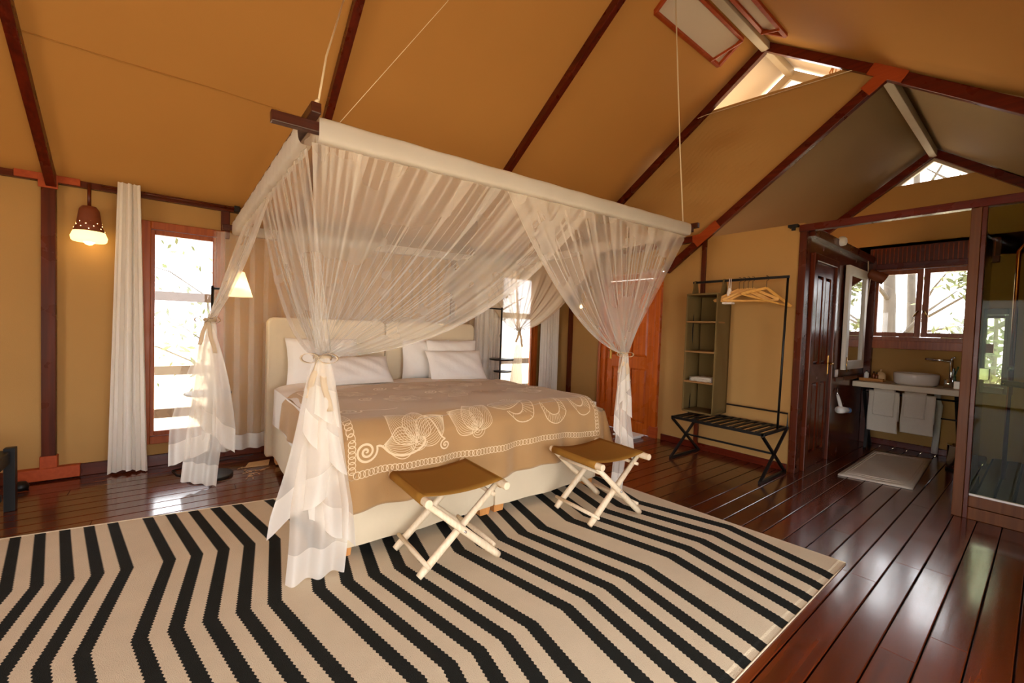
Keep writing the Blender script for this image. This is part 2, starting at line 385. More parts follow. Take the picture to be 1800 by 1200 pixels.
# bathroom frame
trim(MB().bar((XR-.03, BY, BZ-.05), (XR-.03, 2.79, BZ-.05-BS*(2.79-BY)), .055, .08, (0, .6, .8)), M['mahogy'])
trim(MB().bar((XR-.03, BY, BZ-.05), (XR-.03, YF, BZ-.05-BS*(BY-YF)), .055, .085, (0, -.6, .8)), M['mahogy'])
trim(MB().bar((XR, BY, BZ-.06), (XK, BY, BZ-.06), .06, .10), M['ridge'])
trim(MB().bar((XK-.03, BY, BZ-.06), (XK-.03, 2.6, zb(2.6)-.06), .06, .08, (0, .6, .8)), M['mahogy'])
trim(MB().bar((XK-.03, BY, BZ-.06), (XK-.03, YF, zb(YF)-.06), .06, .08, (0, -.6, .8)), M['mahogy'])
# eaves plate, posts, skirting of the wall behind the bed
trim(MB().box((XF-1.2, YB-.05, 2.195), (XR, YB, 2.275)), M['mahogx'])
for X in (-2.5, -.765): trim(MB().box((X-.037, YB-.055, .13), (X+.037, YB, 2.2)), M['mahog'])
trim(MB().box((.27, YB-.03, 1.96), (.335, YB, 2.2)), M['mahog'])
trim(MB().box((2.60, YB-.03, 0), (2.66, YB, 2.2)), M['mahog'])
bs = MB().box((XF-1.2, YB-.022, 0), (XR, YB, .095)).build('baseboard_back', M['mahogx'], bevel=.004); struct(bs)
struct(MB().box((XR-.02, YL+.06, 0), (XR, 2.78, .07)).build('baseboard_right', M['mahogy'], bevel=.004))
struct(MB().box((XK-.02, .36, 0), (XK, YL, .07)).build('baseboard_bathroom', M['mahogy'], bevel=.004))
struct(MB().box((XR-.02, 3.78, 0), (XR, YB-.03, .09)).build('baseboard_corner', M['mahogy'], bevel=.004))
trim(MB().box((XR-.045, 4.27, 0), (XR, 4.33, 2.25)), M['mahog'])
trim(MB().box((XR-.03, 2.33, .07), (XR, 2.375, 2.33)), M['mahog'])
# bathroom corner post, lintel beam, door-side beam
trim(MB().box((XR-.02, YL-.01, 0), (XR+.09, YL+.05, 2.27)), M['mahog'])
trim(MB().box((XR-.045, YF, 2.215), (XR+.03, YL+.05, 2.275)), M['mahogy'])
trim(MB().box((XR+.05, YL-.05, 2.18), (XK, YL+.02, 2.26)), M['mahogx'])
trim(MB().box((XK-.05, .36, 1.16), (XK, YL, 1.255)), M['winwood'])
trim(MB().box((5.44, YL-.03, .80), (XK, YL, .84)), M['mahogx'])
trim(MB().box((XK-.07, YL-.07, 0), (XK, YL, 2.2)), M['mahog'])
trim(MB().bar((XR-.03, 4.0, 2.245), (XR-.03, 2.33, 2.30), .05, .07), M['mahogy'])
# timber brackets at the joints
br = MB().box((-.815, YB-.062, 2.15), (-.715, YB-.05, 2.33)).box((-.93, YB-.061, 2.20), (-.60, YB-.049, 2.27))
trim(br, M['bracket'], .003)
br = MB().box((-.93, YB-.062, .012), (-.6, YB-.0, .10)).box((-.81, YB-.06, .1), (-.72, YB-.0, .19)); trim(br, M['bracket'], .003)
def zbr(y): return BZ-.05-BS*(y-BY)
trim(MB().bar((XR-.062, 2.44, zbr(2.44)), (XR-.062, 2.20, zbr(2.20)), .012, .10, (0, .6, .8)).bar((XR-.06, 2.33, 2.30), (XR-.06, 2.47, 2.29), .012, .08), M['bracket'], .003)
n = MB().bar((XR-.065, BY+.13, zbr(BY+.13)), (XR-.065, BY-.0, BZ-.05), .014, .10, (0, .6, .8)).bar((XR-.066, BY+.10, zr(BY+.10)-.05), (XR-.066, BY-.12, zr(BY-.12)-.05), .014, .10, (0, -.6, .8))
trim(n, M['bracket'], .003)
trim(MB().box((XR-.06, 3.70, 0), (XR, 3.74, 1.985)), M['winwood'])
# canvas pelmet of battens above the bathroom window
sl = struct(MB().box((XK-.03, .36, 2.15), (XK-.001, YL, 2.36)).build('wall_bathroom_pelmet', M['darkdoor']))
for i in range(27):
    y = .40+i*.0375
    MB().box((XK-.036, y-.004, 2.17), (XK-.03, y+.004, 2.35)).build('batten', M['bracket'], sl)
trim(MB().box((XK-.06, .36, 2.10), (XK, YL, 2.165)), M['mahogy'])
# tension wire across the tent
MBw = MB().tube([(XR-.09, 2.46, 3.58), (XR-.05, 2.40, 3.605), (XR-.05, 1.02, 3.50)], .0035, 6)
tag(MBw.build('wire', M['rope'], smooth=True), 'thin taut wire above the canvas of the end wall', 'wire')

# triangular gable openings with frames and panes
def gable(name, X, apy, apz, s, halfw, mat, fw_=.055):
    t = struct(MB().prism([(X, apy, apz), (X, apy+halfw, apz-s*halfw), (X, apy+halfw-.14, apz-s*halfw), (X, apy, apz-.10)], (.05, 0, 0)).prism(
        [(X, apy, apz), (X, apy, apz-.10), (X, apy-halfw+.14, apz-s*halfw), (X, apy-halfw, apz-s*halfw)], (.05, 0, 0)).build(name, mat))
    MB().prism([(X+.02, apy, apz-.09), (X+.02, apy+halfw-.13, apz-s*halfw), (X+.02, apy-halfw+.13, apz-s*halfw)], (.004, 0, 0)).build('pane', M['pane'], t)
    return t
gable('window_6', 5.03, RY, RZ-.03, .70, .95, M['ridge'])
gable('window_7', XK-.01, BY, BZ-.04, BS, (BZ-.04-gz)/BS, M['ridge'])

# roof vents near the ridge, propped open on stays
def vent(zf, ya, yb_, x0, x1, name, lab):
    t = thing(name, lab, 'roof vent', (x0, ya, zf(ya)))
    o = -.03
    P = lambda x, y, d=0: (x, y, zf(y)+o+d)
    for p, q in (((x0, ya), (x1, ya)), ((x0, yb_), (x1, yb_)), ((x0, ya), (x0, yb_)), ((x1, ya), (x1, yb_))):
        MB().bar(P(*p), P(*q), .03, .03).build('frame', M['bracket'], t, bevel=.003)
    MB().add([P(x0, ya, .02), P(x1, ya, .02), P(x1, yb_, .02), P(x0, yb_, .02)], [(0, 1, 2, 3)]).build('flap', M['rooflight'], t, solid=.004)
    MB().bar(P(x1-.16, ya, -.02), P(x1, yb_, -.02), .02, .02).build('stay', M['bracket'], t, bevel=.002)
vent(zl, 2.115, 1.90, 3.03, 4.10, 'roof_vent', 'framed roof vent with a diagonal stay left of the ridge')
vent(zr, 1.54, 1.74, 3.2, 4.12, 'roof_vent', 'orange-framed roof vent right of the pale ridge beam')

# ------------------------------------------------------------------ windows and doors
def framed(b, ax, c, u0, u1, v0, v1, w, d0, d1):
    def bx(a, e, f, g):
        if ax == 'y': b.box((a, c+d0, f), (e, c+d1, g))
        else: b.box((c+d0, a, f), (c+d1, e, g))
    bx(u0, u0+w, v0, v1); bx(u1-w, u1, v0, v1); bx(u0+w, u1-w, v0, v0+w); bx(u0+w, u1-w, v1-w, v1)
def window(name, ax, c, u0, u1, v0, v1, w, mat, sash=.05, side=-1, splits=()):
    f = MB(); framed(f, ax, c, u0-.045, u1+.045, v0-.06, v1+.06, .062, -.04, .035)
    t = struct(f.build(name, mat, bevel=.005))
    es = [u0]+list(splits)+[u1]
    for a, e in zip(es, es[1:]):
        s = MB(); framed(s, ax, c, a+.004, e-.004, v0+.004, v1-.004, sash, -.015, .03)
        so = s.build('sash', mat, t, bevel=.004)
        g = MB()
        if ax == 'y': g.box((a+sash, c+.008, v0+sash), (e-sash, c+.012, v1-sash))
        else: g.box((c+.008, a+sash, v0+sash), (c+.012, e-sash, v1-sash))
        g.build('pane', M['pane'], so)
    return t
window('window_1', 'y', YB, *W1, .06, M['winwood'], .038)
window('window_2', 'y', YB, *W2, .06, M['winwood'], .045)
w3 = window('window_3', 'x', XK, *WV, .06, M['winwood'], .05, splits=(.925,))
for y in (.90, .95):
    MB().tube([(XK-.04, y, 1.60), (XK-.06, y+.0, 1.60), (XK-.065, y+(.035 if y > .92 else -.03), 1.535)], .008, 8).build('latch', M['brass'], w3, smooth=True)
window('window_4', 'x', XK, *W5, .06, M['darkdoor'], .035)

def panel_door(name, ax, c, u0, u1, h, mat, hx, rows, d=-.03, side=-1):
    """slab with raised panels; c is the face plane, panels on the side d points to"""
    def B(b, a, e, f, g, p0, p1):
        if ax == 'x': b.box((c+p0, a, f), (c+p1, e, g))
        else: b.box((a, c+p0, f), (e, c+p1, g))
    W = u1-u0; st = .095; cols = [(u0+st, u0+W/2-.03), (u0+W/2+.03, u1-st)]
    slab = MB(); holes = [(a, e, f, g) for a, e in cols for f, g in rows]
    for a, e, f, g in cells(u0, u1, .005, h, holes): B(slab, a, e, f, g, -.012, .03)
    for a, e, f, g in holes: B(slab, a, e, f, g, .008, .02)
    t = struct(slab.build(name, mat))
    for a, e, f, g in holes:
        b = MB(); i = .03
        def q(u, v, p): return (c+p, u, v) if ax == 'x' else (u, c+p, v)
        b.add([q(a, f, .008), q(e, f, .008), q(e, g, .008), q(a, g, .008), q(a+i, f+i, -.008), q(e-i, f+i, -.008), q(e-i, g-i, -.008), q(a+i, g-i, -.008)],
              [(0,1,5,4),(1,2,6,5),(2,3,7,6),(3,0,4,7),(4,5,6,7)]); b.build('panel', mat, t)
    hd = MB(); z = 1.0
    def q(u, v, p): return (c+p, u, v) if ax == 'x' else (u, c+p, v)
    hp = MB()
    if ax == 'x': hp.box((c-.016, hx-.018, z-.11), (c-.012, hx+.018, z+.08))
    else: hp.box((hx-.018, c-.016, z-.11), (hx+.018, c-.012, z+.08))
    hp.build('handle_plate', M['brass'], t, bevel=.002)
    hd.tube([q(hx, z, -.012), q(hx, z, -.055), q(hx+(.09 if hx < (u0+u1)/2 else -.09), z-.005, -.058)], .009, 8)
    hd.build('handle', M['brass'], t, smooth=True)
    f = MB()
    B(f, u0-.075, u0-.004, 0, h+.075, -.035, .03); B(f, u1+.004, u1+.075, 0, h+.075, -.035, .03); B(f, u0-.004, u1+.004, h+.006, h+.075, -.035, .03)
    f.build('door_frame', mat, t, bevel=.005)
    return t
panel_door('door_1', 'x', XR, 2.92, 3.63, 1.90, M['doorwood'], 3.56, [(.14, .80), (.95, 1.77)])
panel_door('door_2', 'y', YL, 4.68, 5.27, 1.97, M['darkdoor'], 5.22, [(.14, .82), (1.0, 1.85)])
MB_t = MB().box((XR-.045, 2.83, 0), (XR, 2.93, .13)); trim(MB_t, M['bracket'], .003)

# ------------------------------------------------------------------ rug
rows_ = [  # y at x=0, dy/dx, x of dark stripe's right edge: a + b*u + c*u*u   (u counts stripes from the far right end)
    (.648, 0.0), (1.33, -.035), (2.09, -.10), (2.715, -.14), (3.366, -.15)]
def fit(pts):
    n = len(pts); import itertools
    A = [[sum(p[0]**(i+j) for p in pts) for j in range(3)] for i in range(3)]; B = [sum(p[1]*p[0]**i for p in pts) for i in range(3)]
    Mx = Matrix(A); v = Mx.inverted() @ Vector(B); return v
D_ = [
 [(0, 2.743), (1, 2.572), (2, 2.408), (3, 2.232), (4, 2.094), (5.5, 1.873), (6.5, 1.736), (7.5, 1.593), (15, .60), (23, -.32)],
 [(0, 2.877), (1, 2.695), (2, 2.507), (3, 2.346), (4, 2.18), (5.5, 1.954), (6.5, 1.81), (7.5, 1.685), (8.5, 1.542), (9.5, 1.408), (11, 1.208), (12, 1.077), (13, .952), (14, .82), (15, .695), (23, -.2)],
 [(5.5, 1.815), (6.5, 1.66), (7.5, 1.52), (8.5, 1.39), (9.5, 1.26), (11, 1.06), (12, .934), (13, .794), (14, .667), (15, .549), (16.5, .369), (17.5, .247), (18.5, .138), (19.5, .024), (20.5, -.087), (22, -.257), (23, -.374), (0, 2.70)],
 [(16.5, .463), (17.5, .347), (18.5, .236), (19.5, .115), (20.5, .0), (22, -.182), (23, -.288), (24, -.39), (25, -.495), (15, .62), (0, 2.84), (7.5, 1.63)],
 [(15, .511), (16.5, .332), (17.5, .214), (18.5, .097), (19.5, -.015), (20.5, -.123), (22, -.281), (23, -.39), (24, -.501), (25, -.604), (26, -.695), (0, 2.70), (7.5, 1.50)]]
CF = [fit(d) for d in D_]
def rug_x(row, u): c = CF[row]; return c[0]+c[1]*u+c[2]*u*u
us = []
for g in range(7): us += [5.5*g+i for i in range(5)]
NY = 280
def rug_line(u):
    """points of a line of the weave running from the near end to the far end"""
    P = []
    for r_, (ya, sl_) in enumerate(rows_):
        x = rug_x(r_, u); P.append((x, ya+sl_*x if r_ else .648))
    out = []
    for j in range(NY+1):
        t = j/NY*4; k = min(3, int(t)); f = t-k
        out.append((P[k][0]*(1-f)+P[k+1][0]*f, P[k][1]*(1-f)+P[k+1][1]*f))
    return out
rb = MB(); lines = []; cols_ = []
first = [(p[0], p[1]) for p in rug_line(-.85)]
first = [(2.925 - .10*(y-.648)/1.4, y) for x, y in first]
lines.append(first)
for u in us:
    if u > 36: break
    for k, (du) in enumerate((0, .47)):
        L = rug_line(u+du)
        L = [(x + (.003 if (j % 2) else -.003)*(1 if 2 < j < NY-2 else 0), y) for j, (x, y) in enumerate(L)]
        lines.append(L); cols_.append(0 if k == 0 else 1)
lines.append([(x-.06, y) for x, y in lines[-1]]); cols_.append(0)
vs = []; TH = .008
for L in lines: vs += [(x, y, TH + (.0 if 3 < j < NY-3 else -.003)) for j, (x, y) in enumerate(L)]
fs = []; w = NY+1
for i in range(len(lines)-1):
    for j in range(NY): fs.append((i*w+j, i*w+j+1, (i+1)*w+j+1, (i+1)*w+j))
rb.add(vs, fs); rb.m = [cols_[i] for i in range(len(lines)-1) for j in range(NY)]
# bound edges
e0 = [Vector((L[0][0], L[0][1], .004)) for L in lines]; e1 = [Vector((L[-1][0], L[-1][1], .006)) for L in lines]
rug = rb.build('rug', [M['cream'], M['black']], loc=(1, 2, 0))
tag(rug, 'large cream flatweave rug with black chevron stripes under the bed', 'rug')
eb = MB().tube(e0, .0035, 6).tube(e1, .0035, 6).tube([Vector((x, y, .006)) for x, y in lines[0]], .0035, 6)
eb.build('bound_edge', M['cream'], rug, smooth=True)

# ------------------------------------------------------------------ bed
BX0, BX1, BF, BH = .635, 2.66, 2.235, 4.16
BM = (BX0+BX1)/2
bed = thing('bed', 'wide upholstered twin bed with cream linen base and headboards', 'bed', (BM, 3.2, 0))
def valance(x0, x1):
    b = MB(); N = 40
    path = [(x0, BH), (x0, BF), (x1, BF), (x1, BH)]
    def fn(u, v):
        seg = u*3; k = min(2, int(seg)); f = seg-k
        p = lerp((*path[k], 0), (*path[k+1], 0), f)
        z = .068 + (.385-.068)*v
        off = .006*math.sin(u*55)*(1-v)
        if k == 1: p.y -= off
        return (p.x + (off if k != 1 else 0), p.y - .012*(1-v)*(k == 1), z + .004*math.sin(u*23)*(1-v))
    b.grid(fn, 90, 6); return b
for x0, x1 in ((BX0, BM-.004), (BM+.004, BX1)):
    base = valance(x0, x1).build('base_valance', M['linen'], bed, smooth=False, solid=.006)
    MB().box((x0+.02, BF+.02, .10), (x1-.02, BH, .37)).build('box_spring', M['linen'], bed)
    for lx in (x0+.005, x1-.10):
        for ly in (BF+.012, BH-.12):
            MB().add([(lx+.008, ly+.008, .009), (lx+.082, ly+.008, .009), (lx+.082, ly+.082, .009), (lx+.008, ly+.082, .009), (lx, ly, .11), (lx+.09, ly, .11), (lx+.09, ly+.09, .11), (lx, ly+.09, .11)],
                     [(0,3,2,1),(4,5,6,7),(0,1,5,4),(1,2,6,5),(2,3,7,6),(3,0,4,7)]).build('leg', M['legwood'], bed, bevel=.003)
def rounded(b, lo, hi, r, n=6):
    """box with rounded vertical and top edges as lathe-like rings"""
    cx, cy = (lo[0]+hi[0])/2, (lo[1]+hi[1])/2
    def ring(ins, z):
        P = []
        for sx, sy, a0 in ((1, 1, 0), (-1, 1, 90), (-1, -1, 180), (1, -1, 270)):
            c = ((hi[0] if sx > 0 else lo[0]) - sx*r, (hi[1] if sy > 0 else lo[1]) - sy*r)
            for k in range(n+1):
                a = math.radians(a0+90*k/n); P.append((c[0]+(r-ins)*math.cos(a), c[1]+(r-ins)*math.sin(a), z))
        return P
    zs = [(0, lo[2])] + [(0, hi[2]-r)] + [(r*(1-math.cos(math.radians(90*k/6))), hi[2]-r+r*math.sin(math.radians(90*k/6))) for k in range(1, 7)]
    rings = [ring(min(i, r*.999), z) for i, z in zs]; m_ = len(rings[0]); vs = [p for q in rings for p in q]
    fs = [(i*m_+k, i*m_+(k+1) % m_, (i+1)*m_+(k+1) % m_, (i+1)*m_+k) for i in range(len(rings)-1) for k in range(m_)]
    fs += [tuple(range((len(rings)-1)*m_, len(rings)*m_)), tuple(reversed(range(m_)))]
    return b.add(vs, fs)
rounded(MB(), (BX0+.005, BF+.01, .37), (BX1-.005, BH, .665), .07).build('mattress', M['sheet'], bed, smooth=True)
def headboard(x0, x1):
    b = MB(); z1 = 1.275; y0, y1 = BH+.01, BH+.10; r = .06
    P = [(x0, .05), (x1, .05)]
    for k in range(7): a = math.radians(90*k/6); P.append((x1-r+r*math.cos(a), z1-r+r*math.sin(a)))
    for k in range(7): a = math.radians(90+90*k/6); P.append((x0+r+r*math.cos(a), z1-r+r*math.sin(a)))
    return b.prism([(x, y0, z) for x, z in P], (0, y1-y0, 0))
headboard(.585, 1.635).build('headboard', M['linen'], bed, bevel=.018)
headboard(1.643, 2.71).build('headboard', M['linen'], bed, bevel=.018)

# white bed linen folded over the mattress
def duv(u, v):
    x = BX0-.012 + (BX1-BX0+.024)*u; y = BF+.03+(3.98-BF)*v
    e = min(u, 1-u)*2.0; z = .672+.030*min(1, e*6)**.5 + .008*math.sin(x*7+y*5) + .006*math.sin(y*17+x*3)
    return (x, y, z)
d = MB().grid(duv, 60, 50)
for sx in (0, 1):
    d.grid(lambda u, v, sx=sx: ((BX0-.014-.01*math.sin(u*14)*v) if sx == 0 else (BX1+.014+.01*math.sin(u*14)*v), BF+.03+(3.98-BF)*u, .672-.30*v), 50, 8)
tag(d.build('sheet', M['sheet'], smooth=True, loc=(BM, 3.1, .67)), 'white sheet spread over the mattress and hanging down the sides', 'sheet')

# pillows
def pillow(c, w, h, t, tilt, rz, label, roll=0):
    b = MB(); n = 20
    R = Matrix.Rotation(rz, 3, 'Z') @ Matrix.Rotation(tilt, 3, 'X') @ Matrix.Rotation(roll, 3, 'Y')
    def f(side):
        def g(u, v):
            a, e = u*2-1, v*2-1
            k = (max(0, (1-abs(a)**2.6))*max(0, (1-abs(e)**2.6)))**.55
            pin = 1-.06*(1-abs(e)**2)*abs(a)**3; pin2 = 1-.05*(1-abs(a)**2)*abs(e)**3
            p = Vector((a*w/2*pin, side*t/2*k + .005*math.sin(a*9+e*7)*k, e*h/2*pin2))
            return Vector(c) + R @ p
        return g
    b.grid(f(1), n, n).grid(f(-1), n, n)
    o = b.build('pillow', M['pillow'], smooth=True, loc=c); tag(o, label, 'pillow', 'pillows on the bed')
    edge = [Vector(c) + R @ Vector(p) for p in [(w/2*(a), 0, h/2*e) for a, e in [(-1+2*i/10, -1) for i in range(10)]+[(1, -1+2*i/10) for i in range(10)]+[(1-2*i/10, 1) for i in range(10)]+[(-1, 1-2*i/10) for i in range(11)]]]
    return o
pillow((1.02, 4.06, .895), .62, .42, .16, math.radians(-14), 0, 'white pillow leaning on the left headboard behind the tied net')
pillow((1.28, 3.87, .82), .60, .30, .15, math.radians(-40), .05, 'white pillow lying lower in front on the left of the bed')
pillow((2.06, 4.09, .885), .56, .42, .12, math.radians(-5), 0, 'white pillow half hidden behind the stack, nearest the headboard gap')
pillow((2.33, 3.995, .90), .62, .40, .13, math.radians(-12), 0, 'upper rear white pillow of the pair on the right')
pillow((2.29, 3.845, .835), .66, .36, .15, math.radians(-30), -.04, 'frontmost white pillow on the right side of the bed')

# embroidered throw
TX0, TX1, TZ = BX0-.035, BX1+.045, .722
FY = BF-.028
DL, DF = .20, .37           # overhang left/right and at the foot
THEAD = 1.30                # length on top from the foot edge
def blanket(x, v):
    """x: across in flat cloth, v: along (0 at the foot edge, negative hangs down the foot)"""
    head_w = .03*math.sin(x*5)+.02*math.sin(x*11)
    ox = max(0, TX0-x) if x < (TX0+TX1)/2 else max(0, x-TX1); sx = -1 if x < (TX0+TX1)/2 else 1
    oy = max(0, -v)
    bx = min(max(x, TX0), TX1); by = FY+max(0, v)
    top = TZ - .006*math.cos((bx-TX0)/(TX1-TX0)*math.pi*2) + .005*math.sin(bx*9+by*6)+.004*math.sin(by*13-bx*4)
    # rounded edges
    def rnd(d, r=.085): return r*(1-math.cos(min(1, max(0, (r*1.4-d))/(r*1.4))*math.pi/2)) if d < r*1.4 else 0
    dedge = min(bx-TX0, TX1-bx); dz = rnd(dedge)*(1 if ox == 0 else 0) + rnd(by-FY)*(1 if oy == 0 else 0)
    if ox == 0 and oy == 0: return Vector((bx, by, top-dz))
    r = math.hypot(ox, oy); th = math.atan2(oy, ox); k = .05+.26*math.sin(2*th)
    z = top-.085*(1)-r*math.sqrt(1-k*k)*1.0
    wv = min(1, r/.25)
    outx = sx*(k*r*math.cos(th) + .016*wv*math.sin(by*16+1)*(math.cos(th)))
    outy = -(k*r*math.sin(th) + .017*wv*math.sin(bx*12.5+.6)*math.sin(th) + .012*wv*math.sin(bx*27)*math.sin(th))
    return Vector((bx+outx, by+outy, z + (.012*math.sin(bx*7)*math.sin(th)+.015*math.sin(by*9)*math.cos(th))*wv))
xa, xb = TX0-DL, TX1+DL
def bl(u, v):
    x = xa+(xb-xa)*u; vv = -DF+(THEAD+DF+.03*math.sin(x*5)+.015*math.sin(x*13))*v
    return blanket(x, vv)
bo = MB().grid(bl, 130, 100).build('throw_blanket', M['throw'], smooth=True, loc=(BM, 2.9, .7), solid=.004)
tag(bo, 'tan throw blanket with cream embroidery draped over the foot of the bed', 'blanket')
def ribbon(b, pts, w):
    P = [(Vector((p[0], p[1]+.04, 0))) for p in pts]; L = []
    for i, p in enumerate(P):
        d_ = (P[min(i+1, len(P)-1)]-P[max(0, i-1)]); d_ = d_.normalized() if d_.length > 1e-9 else Vector((1, 0, 0)); n_ = Vector((-d_.y, d_.x, 0))
        ww = w(i/(len(P)-1)) if callable(w) else w
        for s_ in (-1, 1):
            q = p+n_*ww*s_/2; e = .002
            c = blanket(q.x, q.y); cx = blanket(q.x+e, q.y)-c; cy = blanket(q.x, q.y+e)-c; nn = cx.cross(cy)
            nn = nn.normalized() if nn.length > 1e-12 else Vector((0, 0, 1)); L.append(c+nn*.0042)
    b.add(L, [(2*i, 2*i+1, 2*i+3, 2*i+2) for i in range(len(P)-1)])
def spiral(b, cx, cy, R, turns, a0, sgn=1, w=.012, tail=None):
    n = int(40*turns); P = []
    for i in range(n+1):
        t = i/n; rr = R*t; a = a0+sgn*2*math.pi*turns*(t-1); P.append((cx+rr*math.cos(a), cy+rr*math.sin(a)*.95))
    if tail: P += tail
    ribbon(b, P, w)
def bez(p0, p1, p2, p3, n=24):
    out = []
    for i in range(n+1):
        t = i/n; a = (1-t)**3; b_ = 3*(1-t)**2*t; c = 3*(1-t)*t*t; d_ = t**3
        out.append((a*p0[0]+b_*p1[0]+c*p2[0]+d_*p3[0], a*p0[1]+b_*p1[1]+c*p2[1]+d_*p3[1]))
    return out
def petal(b, cx, cy, L, W, ang, hatch=7, w=.006):
    ca, sa = math.cos(ang), math.sin(ang)
    def tr(s, t): return (cx+s*ca-t*sa, cy+s*sa+t*ca)
    up = [(L*i/20, W*math.sin(math.pi*min(1, (i/20)**.8))) for i in range(21)]
    ribbon(b, [tr(s, t) for s, t in up]+[tr(s, -t) for s, t in reversed(up)], w)
    for k in range(1, hatch+1):
        f = -1+2*k/(hatch+1)
        ribbon(b, [tr(s, t*f) for s, t in up[2:-1]], .0026)
def flower(b, cx, cy, R, n, a0, spread):
    for k in range(n): petal(b, cx, cy, R*(1 if k % 2 == 0 else .84), R*.36, a0+spread*(k/(n-1)-.5), 11, .0045)
    for k in range(3): spiral(b, cx, cy, R*.10*(k+1), 1, 0, 1, .004)
def crescent(b, cx, cy, R, ang):
    o = [(cx+R*math.cos(ang+a), cy+R*math.sin(ang+a)) for a in [math.pi*(-.75+1.5*i/24) for i in range(25)]]
    i_ = [(cx-.35*R*math.cos(ang)+R*.72*math.cos(ang+a), cy-.35*R*math.sin(ang)+R*.72*math.sin(ang+a)) for a in [math.pi*(-.62+1.24*k/24) for k in range(25)]]
    ribbon(b, o, .007); ribbon(b, i_, .006)
    for k in range(2, 23): ribbon(b, [o[k], i_[k]], .0035)
em = MB()
spiral(em, .775, -.105, .062, 2.3, math.radians(20), 1, .012, bez((.835, -.085), (.89, -.075), (.88, -.17), (1.02, -.15), 18)[1:]+bez((1.02, -.15), (1.12, -.13), (1.13, -.08), (1.10, -.06), 10)[1:])
flower(em, 1.06, -.09, .23, 4, math.radians(105), math.radians(150))
spiral(em, 1.245, -.13, .036, 1.8, math.radians(90), -1, .009, bez((1.245, -.094), (1.19, -.07), (1.2, .02), (1.14, .04), 14)[1:])
flower(em, 1.47, -.08, .21, 3, math.radians(100), math.radians(90))
spiral(em, .80, .33, .07, 2.2, math.radians(10), 1, .012, bez((.87, .34), (.95, .36), (.98, .25), (1.08, .28), 14)[1:])
crescent(em, 1.86, .06, .13, math.radians(-20)); crescent(em, 2.16, -.01, .11, math.radians(-70)); crescent(em, 2.46, .03, .10, math.radians(-60))
petal(em, 1.62, .06, .34, .06, math.radians(8), 8)
for cx, cy, R_, a_, sp in ((1.25, .50, .2, 80, 150), (1.75, .55, .22, 110, 170), (2.25, .48, .2, 60, 150), (.98, .85, .2, 90, 160), (1.5, .95, .2, 70, 160), (2.0, .92, .2, 100, 160), (2.42, .85, .16, 90, 140)):
    flower(em, cx, cy, R_, 4, math.radians(a_), math.radians(sp))
for cx, cy in ((1.0, .62), (1.52, .70), (2.0, .62), (2.45, .58), (1.25, 1.05), (1.75, 1.1), (2.22, 1.1)): spiral(em, cx, cy, .055, 2.1, cx*5, 1, .011)
# border of linked rings
def rings(p0, p1, r=.019, step=.026):
    L_ = math.hypot(p1[0]-p0[0], p1[1]-p0[1]); n_ = int(L_/step)
    for i in range(n_+1):
        cx = p0[0]+(p1[0]-p0[0])*i/n_; cy = p0[1]+(p1[1]-p0[1])*i/n_
        ribbon(em, [(cx+r*math.cos(2*math.pi*k/12), cy+r*math.sin(2*math.pi*k/12)) for k in range(13)], .0045)
rings((.70, -.215), (2.60, -.215)); rings((.70, -.215), (.70, 1.18)); rings((2.60, -.215), (2.60, 1.18))
stuff(em.build('embroidery', M['thread'], bo))

# ------------------------------------------------------------------ canopy frame and mosquito net
FLc, FRc = Vector((.433, 2.02, 2.115)), Vector((3.522, 2.02, 2.20))
BLc, BRc = Vector((.373, 4.43, 2.06)), Vector((3.50, 4.43, 2.14))
cf = thing('canopy_frame', 'dark timber canopy frame hung on ropes above the bed', 'canopy frame', (1.97, 3.2, 2.1))
dz = Vector((0, 0, -.022))
dx = (FRc-FLc).normalized(); dy = (BLc-FLc).normalized()
up_ = Vector((0, 0, .012))
MB().bar(FLc-dx*.15+dz, FRc+dx*.06+dz, .04, .045).build('beam', M['canopywood'], cf, bevel=.004)
MB().bar(BLc-dx*.1+dz, BRc+dx*.1+dz, .04, .045).build('beam', M['canopywood'], cf, bevel=.004)
e1_ = (BRc-FRc).normalized()
MB().bar(FLc-dy*.10-dz*.9, BLc+dy*.06-dz*.9, .04, .045).build('beam', M['canopywood'], cf, bevel=.004)
MB().bar(FRc-e1_*.04-dz*.9+dx*.10, BRc+e1_*.06-dz*.9+dx*.02, .04, .045).build('beam', M['canopywood'], cf, bevel=.004)
MB().tube([FRc+Vector((-.09, 0, .02)), (3.30, 2.0, 2.8), (3.02, 1.93, 3.90)], .006, 6).build('rope', M['rope'], cf, smooth=True)
rp = [FLc+Vector((.03, .02, .06)), (.55, 2.25, 2.55), (.80, 2.72, 3.36)]
MB().tube(rp, .005, 6).tube([rp[0]+Vector((.006*math.cos(i), .006*math.sin(i), .004*i)) for i in range(14)], .006, 6).build('rope', M['rope'], cf, smooth=True)
MB().tube([FLc+Vector((.10, .03, 0)), (1.10, 2.06, 2.97), (1.60, 1.95, 3.9)], .0014, 5).build('string', M['rope'], cf, smooth=True)

